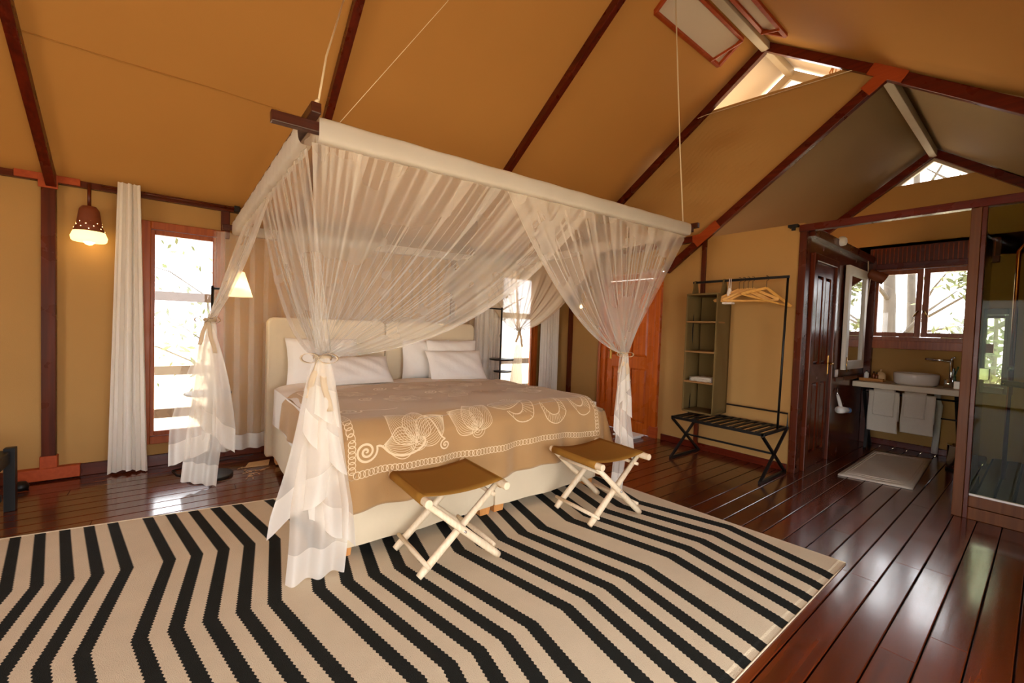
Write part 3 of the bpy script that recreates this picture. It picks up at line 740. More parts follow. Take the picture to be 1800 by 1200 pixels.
net = thing('mosquito_net', 'white gauze mosquito net draped from the canopy frame over the bed', 'mosquito net', (1.97, 3.2, 2.1))
def topsheet(u, v):
    a = lerp(FLc, FRc, u); b_ = lerp(BLc, BRc, u); p = lerp(a, b_, v)
    p.z += .0 - .05*math.sin(math.pi*u)*math.sin(math.pi*v)
    return p
MB().grid(topsheet, 30, 30).build('net_top', M['nettop'], net, smooth=True)
def sleeve(a, b_, nrm, h=.088, ruch=0):
    bm = MB()
    def f(u, v):
        p = lerp(a, b_, u); ang = v*2*math.pi
        ro = .034 + ruch*.004*math.sin(u*150+v*9)
        # tall flattened loop round the beam with a straight lower hem
        sn_, cs_ = math.sin(ang), math.cos(ang)
        off = ro*math.copysign(abs(sn_)**.45, sn_); z = -.030 + .052*math.copysign(abs(cs_)**.6, cs_)
        return p + Vector(nrm)*off + Vector((0, 0, z + (ruch*.003+.0015)*math.sin(u*60)))
    bm.grid(f, 120, 20); return bm
sleeve(FLc+dx*.03, FRc-dx*.01, (0, 1, 0)).build('sleeve', M['sleeve'], net, smooth=True)
sleeve(FLc+dy*.06, BLc, (1, 0, 0), ruch=1).build('sleeve', M['sleeve'], net, smooth=True)
sleeve(FRc+e1_*.03, BRc, (1, 0, 0)).build('sleeve', M['sleeve'], net, smooth=True)
sleeve(BLc, BRc, (0, 1, 0)).build('sleeve', M['sleeve'], net, smooth=True)

def drape(a, b_, K, nrm, pleats, folds, seed, sagend=1.0, amp=.008, flip=False, kr=.028, mat='net'):
    """gauze gathered from the bar a-b into the knot K; folds collapse towards the knot"""
    rnd = random.Random(seed); bm = MB(); a, b_, K, nrm = Vector(a), Vector(b_), Vector(K), Vector(nrm)
    ph = [rnd.uniform(0, 6.28) for _ in range(8)]
    drop = Vector((0, 0, -.085))
    def pt(s, t, off=0):
        T = lerp(a, b_, s)+drop
        q = 1-s if flip else s
        k2 = K + nrm*(kr*math.sin(s*folds*1.7+ph[0])) + (b_-a).normalized()*(kr*(s-.5)*1.6)
        midz = (T.z+k2.z)/2
        C = Vector(((T.x+k2.x)/2, (T.y+k2.y)/2, midz*(1-q**1.5*sagend)+(k2.z+.0)*q**1.5*sagend))
        p = T*(1-t)**2 + C*2*t*(1-t) + k2*t*t
        g = math.sin(s*folds*6.283+ph[1]+.6*math.sin(s*17))*amp*(.25+.75*math.sin(math.pi*min(1, t*.9+.1)))
        g += .5*amp*math.sin(s*folds*2.3*6.283+ph[2])*t*(1-t)*3
        return p + nrm*(g+off)
    bm.grid(lambda u, v: pt(u, v), int(folds*14), 36)
    # pleats: wedges of gathered gauze that narrow downwards
    pb = MB()
    for s0, w0 in pleats:
        for lay in (.006,):
            def pw(u, v, s0=s0, w0=w0, lay=lay):
                w_ = w0*(1-smoother(v/.30)*.72)*(1-.6*v)
                return pt(min(1, max(0, s0+(u-.5)*w_)), v*.985, lay + .004*math.sin(u*12))
            pb.grid(pw, 5, 36)
    # bound edge
    for s0 in ((0,) if flip else (1,)):
        for lay in (.004,):
            pb.grid(lambda u, v, s0=s0, lay=lay: pt(s0-u*.035*(1 if s0 else -1), v, lay), 4, 36)
    o = bm.build('drape', M[mat], net, smooth=True)
    pb.build('pleats', M['pleat'], o, smooth=True)
    return o
KL, KR = Vector((.513, 2.06, 1.085)), Vector((2.651, 2.0, 1.081))
eT = lerp(FLc, FRc, .585)
pl = [(.12+.108*k, .040) for k in range(8)] + [(.03+.0405*k+random.uniform(-.008, .008), .009) for k in range(24)] + [(.006+.022*k, .014) for k in range(6)] + [(.60+.03*k, .007) for k in range(13)]
drape(FLc+dx*.01, eT, KL, (0, 1, 0), pl, 11, 3)
pl = [(.12+.125*k, .045) for k in range(7)] + [(.04+.05*k+random.uniform(-.008, .008), .014) for k in range(19)]
rT = lerp(FLc, FRc, .350)
drape(rT, FRc-dx*.03, KR, (0, 1, 0), pl, 9, 5, .8, flip=True)
# left side: near half to the front knot, far half to the knot by the window
midL = lerp(FLc, BLc, .50)
pl = [(.04+.055*k, random.uniform(.018, .03)) for k in range(17)]
drape(FLc+dy*.05, midL, KL, (1, 0, 0), pl, 9, 8, .9)
KBL = Vector((.165, 3.80, 1.235))
pl = [(.05+.075*k, random.uniform(.03, .045)) for k in range(13)]
drape(lerp(FLc, BLc, .36), lerp(FLc, BLc, .86), KBL, (.9, .3, 0), pl, 8, 9, .5, flip=True)
# right side
KBR = Vector((3.44, 4.25, 1.23))
pl = [(.06+.1*k, .03) for k in range(10)]
drape(FRc+e1_*.05, lerp(FRc, BRc, .38), KR+Vector((.02, .03, 0)), (1, 0, 0), pl, 5, 12, .5)
drape(lerp(FRc, BRc, .40), BRc, KBR, (1, 0, 0), pl, 6, 13, .9, flip=True, mat='netdense')
drape(lerp(BLc, BRc, .78), BRc, KBR+Vector((-.02, 0, 0)), (0, 1, 0), pl, 6, 14, .8, flip=True, mat='netdense')
# back curtain behind the headboards with pleats and a hem
bk = MB()
def backp(u, v, off=0):
    p = lerp(BLc+Vector((-.16, 0, 0)), BRc, u); z = p.z-.07+(.09-p.z+.07)*v
    return Vector((p.x, p.y - .012 + .02*math.sin(u*170)*(.3+v) + off, z))
bk.grid(backp, 220, 12)
for k in range(30):
    s0 = .02+k*.033
    bk.grid(lambda u, v, s0=s0: backp(s0+(u-.5)*.011*(1+.3*v), v, -.01), 3, 12)
bk.build('back_curtain', M['netback'], net, smooth=True)
MB().grid(lambda u, v: backp(u, .93+.07*v, -.014), 220, 2).build('hem', M['nethem'], net, smooth=True)

# gathered tails below the ties
def tail(K, B, w, dirv, seed, levels, hem=.15, body='tail'):
    """gathered cloth below a tie; each level: length, width, sideways shift, slant of its hem, folds"""
    K, B, dirv = Vector(K), Vector(B), Vector(dirv).normalized(); per = Vector((-dirv.y, dirv.x, 0)); H_ = (K-B).length
    for li, (ln, wf, sh, sl_, nf) in enumerate(levels):
        ph = seed*1.7+li*2.1; n_l = len(levels)-1-li
        def pt(u, v):
            a = u-.5; l_ = ln*(1+sl_*a)
            t = v*l_; c = K+(B-K)*t
            ww = .045+(w*wf-.045)*min(1, (t*1.5))**.75
            d_ = .9*ww/nf*.24*math.sin(u*nf*6.283+ph)*(.35+.65*min(1, t*2))
            return c + dirv*(a*ww + sh*w*smoother(t*1.2) + .012*math.sin(t*7+ph)) + per*(d_-.013*n_l)
        hv = hem/(H_*ln)
        to = MB().grid(lambda u, v: pt(u, v*(1-hv)), 80, 24).build('tail', M[body], net, smooth=True)
        MB().grid(lambda u, v: pt(u, 1-hv+v*hv), 80, 8).build('ruffle', M['nethem'], to, smooth=True)
tail(KL, (.525, 2.12, .02), .30, (1, -.25, 0), 4, ((.27, .55, .18, .25, 1.3), (.42, .75, .10, .5, 1.6), (.66, 1.0, -.18, -.30, 1.6), (.80, .65, .22, .2, 1.4), (1.0, .85, -.03, -.03, 2.3)))
tail(KR, (2.64, 1.99, .02), .20, (1, -.3, 0), 6, ((.32, .9, -.2, -.5, 2.0), (.42, .6, .25, .2, 2.0), (.66, .85, .15, .35, 2.3), (1.0, .62, 0, .04, 2.6)))
tail(KBL, (.12, 3.80, .03), .36, (1, -.3, 0), 7, ((.70, .8, .2, .35, 2.4), (.84, .7, -.25, -.1, 2.2), (1.0, .62, 0, .05, 3.0)))
tail(KBR, (3.42, 4.22, .05), .22, (1, -.3, 0), 8, ((1.0, .85, 0, .05, 3.0),), body='netdense')
def bow(K, dirv, s=1.0):
    K, dirv = Vector(K), Vector(dirv).normalized(); per = Vector((-dirv.y, dirv.x, 0))
    b = MB(); b.lathe([(.036*s, -.012), (.042*s, 0), (.036*s, .012)], K, 14)
    F = K-per*.045*s
    def loop(sd):
        P = []
        for k in range(13):
            a = math.pi*2*k/12; P.append(F + dirv*sd*(.05*(1-math.cos(a)))*s*.8 + Vector((0, 0, .022*math.sin(a)*s)))
        return P
    for sd in (-1, 1):
        P = loop(sd)
        b.grid(lambda u, v, P=P: P[min(12, int(round(u*12)))] + per*(.024*(v-.5)), 12, 2)
        e = F + dirv*sd*.05*s + Vector((0, 0, -.21*s - .03*sd))
        b.grid(lambda u, v, e=e, sd=sd: lerp(F, e, v) + dirv*(u-.5)*.028 + per*(.01*math.sin(v*9)), 3, 10)
    return b.build('tie_ribbon', M['ribbon'], net, smooth=True, solid=.002)
bow(KL, (1, -.6, 0)); bow(KR, (1, -.6, 0), .8); bow(KBL, (1, -.4, 0), 1.0); bow(KBR, (1, -.4, 0), .9)

# ------------------------------------------------------------------ folding stools
def stool(loc, rz, label):
    t = thing('folding_stool', label, 'stool', loc, 'folding stools at the foot of the bed')
    W, D, H = .44, .40, .42      # seat: rails run along D (local y), seat spans W (local x)
    Lp = Vector(loc)
    def P(x, y, z): return Lp + Vector((x, y, z))
    for sx in (-1, 1):
        MB().tube([P(sx*W/2, -D/2-.05, H), P(sx*W/2, D/2+.03, H)], .021, 12).build('seat_rail', M['polewood'], t, smooth=False, bevel=.004)
    for i, sy in enumerate((-1, 1)):
        for j, sx in enumerate((-1, 1)):
            y = sy*(D/2-.01) + (.034 if j else -.0)*(-sy)
            q = [P(sx*W/2, y, H-.01), P(sx*(W/2-.10), y, H-.105), P(-sx*(W/2+.0), y, .032)]
            MB().tube([q[0], lerp(q[0], q[2], .5), lerp(q[0], q[2], .93), q[2]], [.015, .019, .020, .017], 10).build('leg', M['polewood'], t, smooth=True)
        MB().tube([P(0, sy*(D/2+.016), H/2+.01), P(0, sy*(D/2-.05), H/2+.01)], .006, 8).build('bolt', M['chrome'], t, smooth=True)
    for sx, z in ((-1, .085), (1, .10)):
        x = sx*(W/2-.035)
        MB().tube([P(x, -D/2+.0, z), P(x*1.0, 0, z), P(x, D/2, z)], [.010, .0135, .010], 8).build('stretcher', M['polewood'], t, smooth=True)
        MB().tube([P(sx*(W/2-.04), -D/2+.01, H-.055), P(sx*(W/2-.04), D/2-.01, H-.055)], .011, 8).build('upper_stretcher', M['polewood'], t, smooth=True)
    def seat(u, v):
        a = (u-.5)*2; x = a*(W/2+.004); r = .024
        s = P(x, (v-.5)*(D+.0), H + .0225 - .022*(1-a*a))
        return s
    b = MB().grid(seat, 16, 8)
    for sx in (-1, 1):
        def wrap(u, v, sx=sx):
            ang = math.radians(90-200*u)
            return P(sx*(W/2+.0235*math.cos(ang)), (v-.5)*D, H+.0235*math.sin(ang))
        b.grid(wrap, 10, 6)
    b.build('seat', M['stoolcanvas'], t, smooth=True, solid=.003)
    t.rotation_euler = (0, 0, rz); return t
stool((1.13, 1.965, .008), math.radians(-2), 'left folding stool with mustard canvas seat before the bed')
stool((2.235, 1.86, .008), math.radians(-3), 'right folding stool with mustard canvas seat beside the tied net')

# ------------------------------------------------------------------ curtains
def curtain(x0, x1, y, z0, z1, nf, label, flare=.02, seed=1, group=None):
    rnd = random.Random(seed); ph = [rnd.uniform(0, 6) for _ in range(4)]
    t = thing('curtain', label, 'curtain', ((x0+x1)/2, y, z0))
    def f(u, v):
        c = (u-.5)*(1+flare*(1-v)*4); x = (x0+x1)/2+c*(x1-x0)
        a = .028*(1.0-.35*v)
        return (x + .006*math.sin(u*nf*6.283*2+ph[0]), y + a*math.sin(u*nf*6.283+ph[1]+.5*math.sin(u*9)) + .012*(1-v)*math.sin(u*5+ph[2]), z0+(z1-z0)*v + .01*math.sin(u*4)*(1-v))
    MB().grid(f, nf*14, 24).build('cloth', M['curtain'], t, smooth=True, solid=.003)
    MB().grid(lambda u, v: tuple(Vector(f(u, .0+.055*v))+Vector((0, -.004, 0))), nf*14, 2).build('hem', M['curtain'], t, smooth=True)
    MB().grid(lambda u, v: tuple(Vector(f(u, .955+.045*v))+Vector((0, -.004, .004))), nf*14, 2).build('heading', M['curtain'], t, smooth=True)
    return t
curtain(-.385, -.255, YB-.13, .015, 2.26, 4, 'long white curtain hanging left of the tall window', .20, 2)
curtain(4.0, 4.34, YB-.13, .03, 2.0, 7, 'white curtain bunched in the corner right of the bed', .02, 3)
curtain(2.92, 3.34, YB-.10, .03, 2.0, 6, 'white curtain behind the net between headboard and window', .02, 4)
rd = thing('curtain_rail', 'slim dark curtain rail above the tall window by the bed', 'curtain rail', (-.1, YB-.1, 2.2))
MB().tube([(-.48, YB-.105, 2.215), (.42, YB-.105, 2.215)], .009, 8).build('rail', M['mahogx'], rd, smooth=True)
MB().box((.36, YB-.12, 2.19), (.40, YB-.05, 2.24)).build('bracket', M['blackmetal'], rd, bevel=.003)

# ------------------------------------------------------------------ lamps
pl_ = thing('pendant_lamp', 'lit perforated gourd pendant lamp left of the white curtain', 'lamp', (-.545, YB-.12, 1.78))
gx, gy = -.545, YB-.12
prof = [(.006, .265), (.040, .262), (.056, .235), (.062, .19), (.070, .13), (.088, .075), (.102, .035), (.098, .01), (.088, 0)]
MB().tube([(gx, gy, 2.04), (gx, gy, 2.215)], .011, 8).build('rod', M['mahog'], pl_, smooth=True)
MB().lathe([(r_, z+1.785) for r_, z in prof[:6]], (gx, gy, 0), 24).build('gourd_shade', M['terra'], pl_, smooth=True)
MB().lathe([(r_, z+1.785) for r_, z in prof[5:]], (gx, gy, 0), 24).build('lit_rim', plain('lit_gourd', (255, 222, 140), .6, emit=1.6), pl_, smooth=True)
for k in range(34):
    a = k*2.4; z = .085+.0028*k; rr = .0865-(z-.075)*.30
    MB().ell((gx+rr*math.cos(a), gy+rr*math.sin(a), 1.785+z), .0035, .0035, .0035, 6).build('hole', M['glow'], pl_)
MB().ell((gx, gy, 1.80), .036, .036, .04, 12).build('bulb', M['glow'], pl_, smooth=True)
pd = bpy.data.lights.new('pendant_light', 'POINT'); pd.energy = .15; pd.color = (1, .68, .34); pd.shadow_soft_size = .06
po = bpy.data.objects.new('pendant_light', pd); COL.objects.link(po); po.location = (gx, gy, 1.755)
def bedlamp(x, y, ztray, ztop, side, label, group):
    t = thing('floor_lamp', label, 'lamp', (x, y, 0), group)
    MB().lathe([(.0, .0), (.15, .0), (.15, .014), (.145, .022), (.02, .03), (0, .03)], (x, y, 0), 28).build('base', M['blackmetal'], t, smooth=False)
    MB().tube([(x, y, .02), (x, y, ztop)], .011, 10).build('pole', M['blackmetal'], t, smooth=True)
    MB().lathe([(0, ztray), (.15, ztray), (.155, ztray+.008), (.15, ztray+.016), (0, ztray+.016)], (x-side*.02, y, 0), 28).build('tray', M['blackmetal'], t)
    MB().tube([(x, y, ztop-.02), (x+side*.19, y, ztop-.02)], .009, 8).build('arm', M['blackmetal'], t, smooth=True)
    return t
lx, ly = .19, 4.03
t = bedlamp(lx, ly, .655, 1.50, 1, 'lit floor lamp with tray table left of the bed', None)
sx_, sy_ = lx+.17, ly+.05
MB().lathe([(.105, 1.43), (.045, 1.63)], (sx_, sy_, 0), 28).build('shade', M['shade'], t, smooth=True)
o = [q for q in t.children if q.name.startswith('shade')][0]
import bmesh
bmx = bmesh.new(); bmx.from_mesh(o.data); bmesh.ops.delete(bmx, geom=[f for f in bmx.faces if len(f.verts) > 4], context='FACES'); bmx.to_mesh(o.data); bmx.free()
MB().ell((sx_, sy_, 1.51), .028, .028, .035, 12).build('bulb', M['glow'], o, smooth=True)
ld = bpy.data.lights.new('bedside_light', 'POINT'); ld.energy = 2.5; ld.color = (1, .78, .5); ld.shadow_soft_size = .05
lo_ = bpy.data.objects.new('bedside_light', ld); COL.objects.link(lo_); lo_.location = (sx_, sy_, 1.50)
t2 = bedlamp(3.12, 4.20, .85, 1.50, -1, 'black floor lamp with tray table right of the headboard', None)
MB().lathe([(0, .70), (.11, .70), (.115, .715), (.0, .72)], (3.16, 4.2, 0), 20).build('lower_tray', M['blackmetal'], t2)
cb = MB().tube([(.05, 4.1, .006), (-.02, 4.2, .006), (-.05, 4.33, .006), (.1, 4.42, .006), (.35, 4.45, .006), (.5, 4.42, .02), (.52, 4.40, .03)], .005, 6)
tag(cb.build('cable', M['blackmetal'], smooth=True), 'thin black lamp cable on the floor below the tall window', 'cable')
bl_ = MB().ell((4.38, 4.05, 1.58), .022, .022, .028, 10)
wl = thing('wall_bulb', 'small glowing wall bulb seen through the net on the right', 'lamp', (4.42, 4.05, 1.58))
bl_.build('bulb', M['glow'], wl, smooth=True)
MB().tube([(4.46, 4.05, 1.56), (4.40, 4.05, 1.56), (4.385, 4.05, 1.575)], .008, 8).build('holder', M['blackmetal'], wl, smooth=True)
# dappled sunlight on the floor by the bed, built as pale fibres
sf = MB()
for i in range(26):
    x = .52+random.uniform(-.12, .1); y = 3.95+random.uniform(-.12, .22); a = random.uniform(0, 6.28); l_ = random.uniform(.02, .07)
    sf.tube([(x, y, .004), (x+l_*math.cos(a), y+l_*math.sin(a), .006)], .0022, 4)
sf.prism([(.43, 4.12, .002), (.60, 4.10, .002), (.63, 4.25, .002), (.47, 4.24, .002)], (0, 0, .006))
tag(stuff(sf.build('straw_sunfleck', M['straw_sunfleck'], loc=(.5, 4.1, 0))), 'pale dappled sunlight on the floor beside the bed head, built as fibres', 'straw_sunfleck')

# ---------------------------------------------------------------- black furniture corner at the left edge
bn = thing('black_bench', 'black bench corner cut off by the left edge of the picture', 'bench', (-1.2, 3.75, 0))
MB().box((-.86, 3.62, .012), (-.81, 3.67, .44)).build('leg', M['blackmetal'], bn, bevel=.004)
MB().box((-.86, 3.95, .0), (-.81, 4.0, .40)).build('leg', M['blackmetal'], bn, bevel=.004)
MB().box((-1.6, 3.62, .38), (-.81, 3.66, .42)).build('rail', M['blackmetal'], bn, bevel=.004)
MB().box((-1.6, 3.66, .30), (-.83, 4.0, .38)).build('seat', M['blackmetal'], bn, bevel=.006)
MB().box((-1.6, 3.63, .16), (-.80, 3.66, .20)).build('stretcher', M['blackmetal'], bn, bevel=.004)
for y in (3.62, 3.95): MB().box((-1.6, y, 0 if y > 3.8 else .012), (-1.55, y+.05, .40)).build('leg', M['blackmetal'], bn, bevel=.004)
ds = thing('door_stop', 'small black door stop on the floor by the left post', 'door stop', (-.88, 4.40, 0))
MB().lathe([(0, 0), (.04, 0), (.045, .03), (.03, .055), (0, .06)], (-.88, 4.40, 0), 16).build('rubber', M['blackmetal'], ds, smooth=True)

# ------------------------------------------------------------------ luggage rack with hanging rail
RX0, RX1, RY0, RY1, RH = 3.87, 4.41, 1.45, 2.31, .43
rk = thing('luggage_rack', 'black metal luggage rack with hanging rail against the canvas wall', 'rack', ((RX0+RX1)/2, (RY0+RY1)/2, 0))
for y in (RY0+.015, RY1-.015):
    MB().bar((RX0, y, .012), (RX1-.0, y, RH-.02), .022, .022).build('leg', M['blackmetal'], rk, bevel=.003)
    MB().bar((RX1, y+.0, .012), (RX0, y, RH-.02), .022, .022).build('leg', M['blackmetal'], rk, bevel=.003)
    MB().bar((RX0-.01, y, .012), (RX1+.01, y, .012), .024, .024).build('foot_bar', M['blackmetal'], rk, bevel=.003)
    MB().box((RX0, y-.012, RH-.025), (RX1, y+.012, RH)).build('end_rail', M['blackmetal'], rk, bevel=.003)
for x in (RX0+.012, RX1-.012): MB().box((x-.012, RY0, RH-.025), (x+.012, RY1, RH)).build('side_rail', M['blackmetal'], rk, bevel=.003)
MB().bar(((RX0+RX1)/2, RY0+.02, RH/2), ((RX0+RX1)/2, RY1-.02, RH/2), .02, .016).build('cross_bar', M['blackmetal'], rk, bevel=.002)
for k in range(11):
    y = RY0+.07+k*(RY1-RY0-.14)/10
    MB().box((RX0+.02, y-.016, RH-.008), (RX1-.02, y+.016, RH+.004)).build('slat', M['blackmetal'], rk, bevel=.002)
px_ = 4.20
MB().tube([(px_, RY0+.02, RH-.02), (px_, RY0+.0, 1.78)], .010, 8).build('upright', M['blackmetal'], rk, smooth=True)
MB().tube([(px_, RY1-.0, RH-.02), (px_, RY1-.0, 1.78)], .010, 8).build('upright', M['blackmetal'], rk, smooth=True)
MB().bar((px_, RY0-.012, 1.785), (px_, RY1+.012, 1.785), .022, .022).build('hanging_rail', M['blackmetal'], rk, bevel=.002)
MB().tube([(RX1-.01, RY0+.01, RH), (RX1-.01, RY0+.01, RH+.12), (RX1-.01, RY1-.01, RH+.12), (RX1-.01, RY1-.01, RH)], .008, 8).build('back_guard', M['blackmetal'], rk)
# hanging organiser
og = thing('hanging_organiser', 'olive fabric hanging organiser with four shelves on the rack rail', 'organiser', (4.2, 2.15, .47))
ox0, ox1, oy0, oy1, oz0, oz1 = 4.05, 4.345, 1.995, 2.30, .47, 1.655
for y in (oy0, oy1):
    MB().grid(lambda u, v, y=y: (ox0+(ox1-ox0)*u, y+(.010*math.sin(v*9+u*3)*math.sin(math.pi*u)), oz0+(oz1-oz0)*v), 8, 20).build('side', M['olive'], og, smooth=True, solid=.006)
MB().box((ox1-.004, oy0, oz0), (ox1+.003, oy1, oz1)).build('back', M['olive'], og)
for k, z in enumerate((.472, .772, 1.075, 1.375, 1.65)):
    MB().box((ox0, oy0+.002, z-.009), (ox1, oy1-.002, z+.009)).build('shelf' if 0 < k < 4 else 'panel', M['oliveedge'] if 0 < k < 4 else M['olive'], og, bevel=.004)
for y in (oy0+.0, oy1-.0):
    MB().prism([(px_-.06, y, oz1), (px_+.06, y, oz1), (px_+.022, y, 1.80), (px_-.022, y, 1.80)], (0, .012*(1 if y < 2.1 else -1), 0)).build('hanging_strap', M['olive'], og)
tw = thing('folded_cloth', 'folded white cloth on the third shelf of the olive organiser', 'cloth', (4.18, 2.14, .782))
for i in range(3):
    MB().grid(lambda u, v, i=i: (4.075+.2*v, 2.03+.22*u, .785+i*.014+.010*math.sin(math.pi*u)**.4*math.sin(math.pi*v)**.4+.002*math.sin(u*20)), 14, 8).build('fold', M['towel'], tw, smooth=True, solid=.006)
# hangers
def hanger(y, rot, label, tilt=0):
    t = thing('coat_hanger', label, 'hanger', (px_, y, 1.70), 'wooden coat hangers on the rack')
    c = Vector((px_, y, 1.70)); d_ = Vector((math.cos(rot), math.sin(rot), 0)); W = .215
    z = Vector((0, 0, 1))
    def q(a, h): return c + d_*a + z*(h+tilt*a)
    hk = [q(0, -.02), q(0, .03)] + [q(.017*math.sin(k*.52)-.0, .085-.022*math.cos(k*.52)+.0) for k in range(0, 8)]
    MB().tube(hk, .0022, 6).build('hook', M['blackmetal'], t, smooth=True)
    for s_ in (-1, 1):
        MB().bar(q(0, -.005), q(s_*W, -.115), .012, .024).build('arm', M['hangwood'], t, bevel=.003)
    MB().bar(q(-W+.01, -.118), q(W-.01, -.118), .012, .016).build('bar', M['hangwood'], t, bevel=.003)
for i, (y, rot, tl, lab) in enumerate(((1.86, -1.10, .02, 'wooden hanger at the left end of the group, beside the string bag'), (1.82, -1.18, 0, 'second wooden hanger from the string bag'), (1.78, -1.0, -.02, 'third wooden hanger from the string bag'),
                                        (1.74, -1.25, .03, 'fourth wooden hanger from the string bag, among the overlapping ones'), (1.62, -.82, -.25, 'tilted wooden hanger nearest the black upright'))):
    hanger(y, rot, lab, tl)
pg = thing('string_bag', 'small white string bag hanging on the rack rail beside the hangers', 'bag', (px_, 1.94, 1.55))
for s_ in (-1, 1): MB().tube([(px_-.014, 1.94+s_*.008, 1.80), (px_-.02, 1.94+s_*.01, 1.70), (px_-.02, 1.94+s_*.03, 1.62)], .004, 6).build('cord', M['sheet'], pg, smooth=True)
MB().lathe([(.006, 1.71), (.014, 1.69), (.03, 1.62), (.034, 1.575), (0, 1.57)], (px_-.03, 1.94, 0), 14).build('pouch', M['sheet'], pg, smooth=True)
MB().box((px_-.07, 1.895, 1.552), (px_+.0, 1.985, 1.570)).build('base', M['sheet'], pg, bevel=.004)
# white box by the door
wb_ = thing('bathroom_scale', 'flat white slab on the floor in front of the orange door', 'scale', (4.2, 3.05, 0))
MB().box((4.06, 2.93, .018), (4.34, 3.17, .04)).build('plate', M['whitepl'], wb_, bevel=.006)
MB().box((4.08, 2.95, 0), (4.32, 3.15, .02)).build('base', M['whitepl'], wb_, bevel=.003)
# hook on the lintel
hk_ = thing('ceiling_clip', 'small black clip at the top of the canvas wall corner', 'clip', (XR-.04, 1.5, 2.26))
MB().box((XR-.05, 1.47, 2.265), (XR-.0, 1.55, 2.29)).build('plate', M['blackmetal'], hk_, bevel=.003)
MB().box((XR-.05, 1.49, 2.235), (XR-.03, 1.52, 2.27)).build('tongue', M['blackmetal'], hk_, bevel=.003)

# ------------------------------------------------------------------ bathroom
va = thing('vanity', 'pale stone vanity counter on black trestle legs below the window', 'vanity', (6.4, .93, 0))
MB().box((6.13, .43, .715), (6.64, YL-.012, .775)).build('counter', M['counter'], va, bevel=.005)
for y in (1.30, .56):
    MB().bar((6.18, y, .71), (6.50, y-.02, .0), .03, .03).build('leg', M['blackmetal'], va, bevel=.003)
    MB().bar((6.55, y-.0, .71), (6.28, y-.02, .0), .03, .03).build('leg', M['blackmetal'], va, bevel=.003)
    MB().bar((6.18, y, .70), (6.58, y, .70), .03, .03).build('brace', M['blackmetal'], va, bevel=.003)
MB().tube([(6.16, 1.30, .665), (6.16, .55, .665)], .009, 8).build('towel_rail', M['blackmetal'], va, smooth=True)
for z in (.665, .47): MB().tube([(6.16, .66, z), (6.16, .46, z)], .008, 8).build('side_rail', M['blackmetal'], va, smooth=True)
MB().tube([(6.56, .74, .71), (6.56, .74, .62), (6.57, .72, .56), (6.58, .74, .02)], .028, 12).build('waste_pipe', M['whitepaint'], va, smooth=True)
bs_ = thing('basin', 'round white ceramic basin on the vanity counter', 'basin', (6.40, .90, .775))
MB().lathe([(0, .0), (.165, .0), (.182, .02), (.188, .10), (.186, .125), (.178, .128), (.170, .115), (.158, .04), (.0, .025)], (6.40, .90, .776), 36).build('bowl', M['ceramic'], bs_, smooth=True)
MB().lathe([(0, .0), (.02, .0), (.018, .006), (0, .007)], (6.40, .90, .80), 16).build('drain', M['chrome'], bs_, smooth=True)
tp = thing('tap', 'chrome tap with a long spout beside the basin', 'tap', (6.42, .635, .775))
MB().tube([(6.42, .635, .775), (6.42, .635, 1.07)], .016, 12).build('body', M['chrome'], tp, smooth=True)
MB().tube([(6.42, .63, 1.06), (6.42, .84, 1.065)], .012, 10).build('spout', M['chrome'], tp, smooth=True)
MB().tube([(6.42, .635, 1.07), (6.42, .635, 1.09), (6.38, .61, 1.10)], .009, 8).build('lever', M['chrome'], tp, smooth=True)
ty = thing('toiletry_tray', 'small woven tray holding toiletries at the left end of the counter', 'tray', (6.38, 1.27, .775))
MB().box((6.30, 1.16, .776), (6.46, 1.375, .786)).build('base', M['basket'], ty, bevel=.002)
for a, c_ in (((6.30, 1.16), (6.308, 1.375)), ((6.452, 1.16), (6.46, 1.375)), ((6.308, 1.16), (6.452, 1.168)), ((6.308, 1.367), (6.452, 1.375))):
    MB().box((*a, .786), (*c_, .81)).build('rim', M['basket'], ty, bevel=.002)
def bottle(x, y, z, r_, h, mat, capm, label):
    t = thing('bottle', label, 'bottle', (x, y, z), 'bottles on the vanity')
    MB().lathe([(0, 0), (r_, 0), (r_, h*.68), (r_*.45, h*.8), (r_*.4, h*.86), (0, h*.86)], (x, y, z), 14).build('body', mat, t, smooth=True)
    MB().lathe([(0, h*.86), (r_*.5, h*.86), (r_*.45, h*1.0), (0, h)], (x, y, z), 12).build('cap', capm, t, smooth=True)
bottle(6.36, 1.32, .787, .022, .11, M['whitepl'], M['blackmetal'], 'white bottle with black cap on the woven tray')
bottle(6.39, 1.26, .787, .016, .10, M['amber'], M['blackmetal'], 'amber bottle on the woven tray, next to the white one')
bottle(6.35, 1.225, .787, .016, .09, M['amber'], M['blackmetal'], 'shorter amber bottle at the front of the woven tray')
jar = thing('lidded_jar', 'round cane jar with a knob on the woven tray', 'jar', (6.40, 1.20, .787))
MB().lathe([(0, 0), (.045, 0), (.048, .06), (.036, .09), (.012, .105), (0, .107)], (6.40, 1.20, .787), 18).build('body', M['straw_sunfleck'], jar, smooth=True)
MB().lathe([(.008, .10), (.006, .12), (.01, .13), (0, .135)], (6.40, 1.20, .787), 10).build('knob', M['straw_sunfleck'], jar, smooth=True)
tm = thing('tumbler', 'upturned glass tumbler on the counter right of the basin', 'glass', (6.36, .645, .776))
MB().lathe([(.036, 0), (.033, .09), (0, .092)], (6.36, .645, .776), 20).build('glass', M['chrome'], tm, smooth=True)
tb = thing('tissue_box', 'small cream box at the right end of the counter', 'box', (6.36, .555, .776))
MB().box((6.30, .515, .776), (6.42, .60, .855)).build('box', M['ceramic'], tb, bevel=.004)
MB().box((6.33, .54, .855), (6.39, .575, .858)).build('slot', M['blackmetal'], tb)
pv = thing('plant_vase', 'small vase with dark sprigs behind the tumbler', 'vase', (6.52, .62, .776))
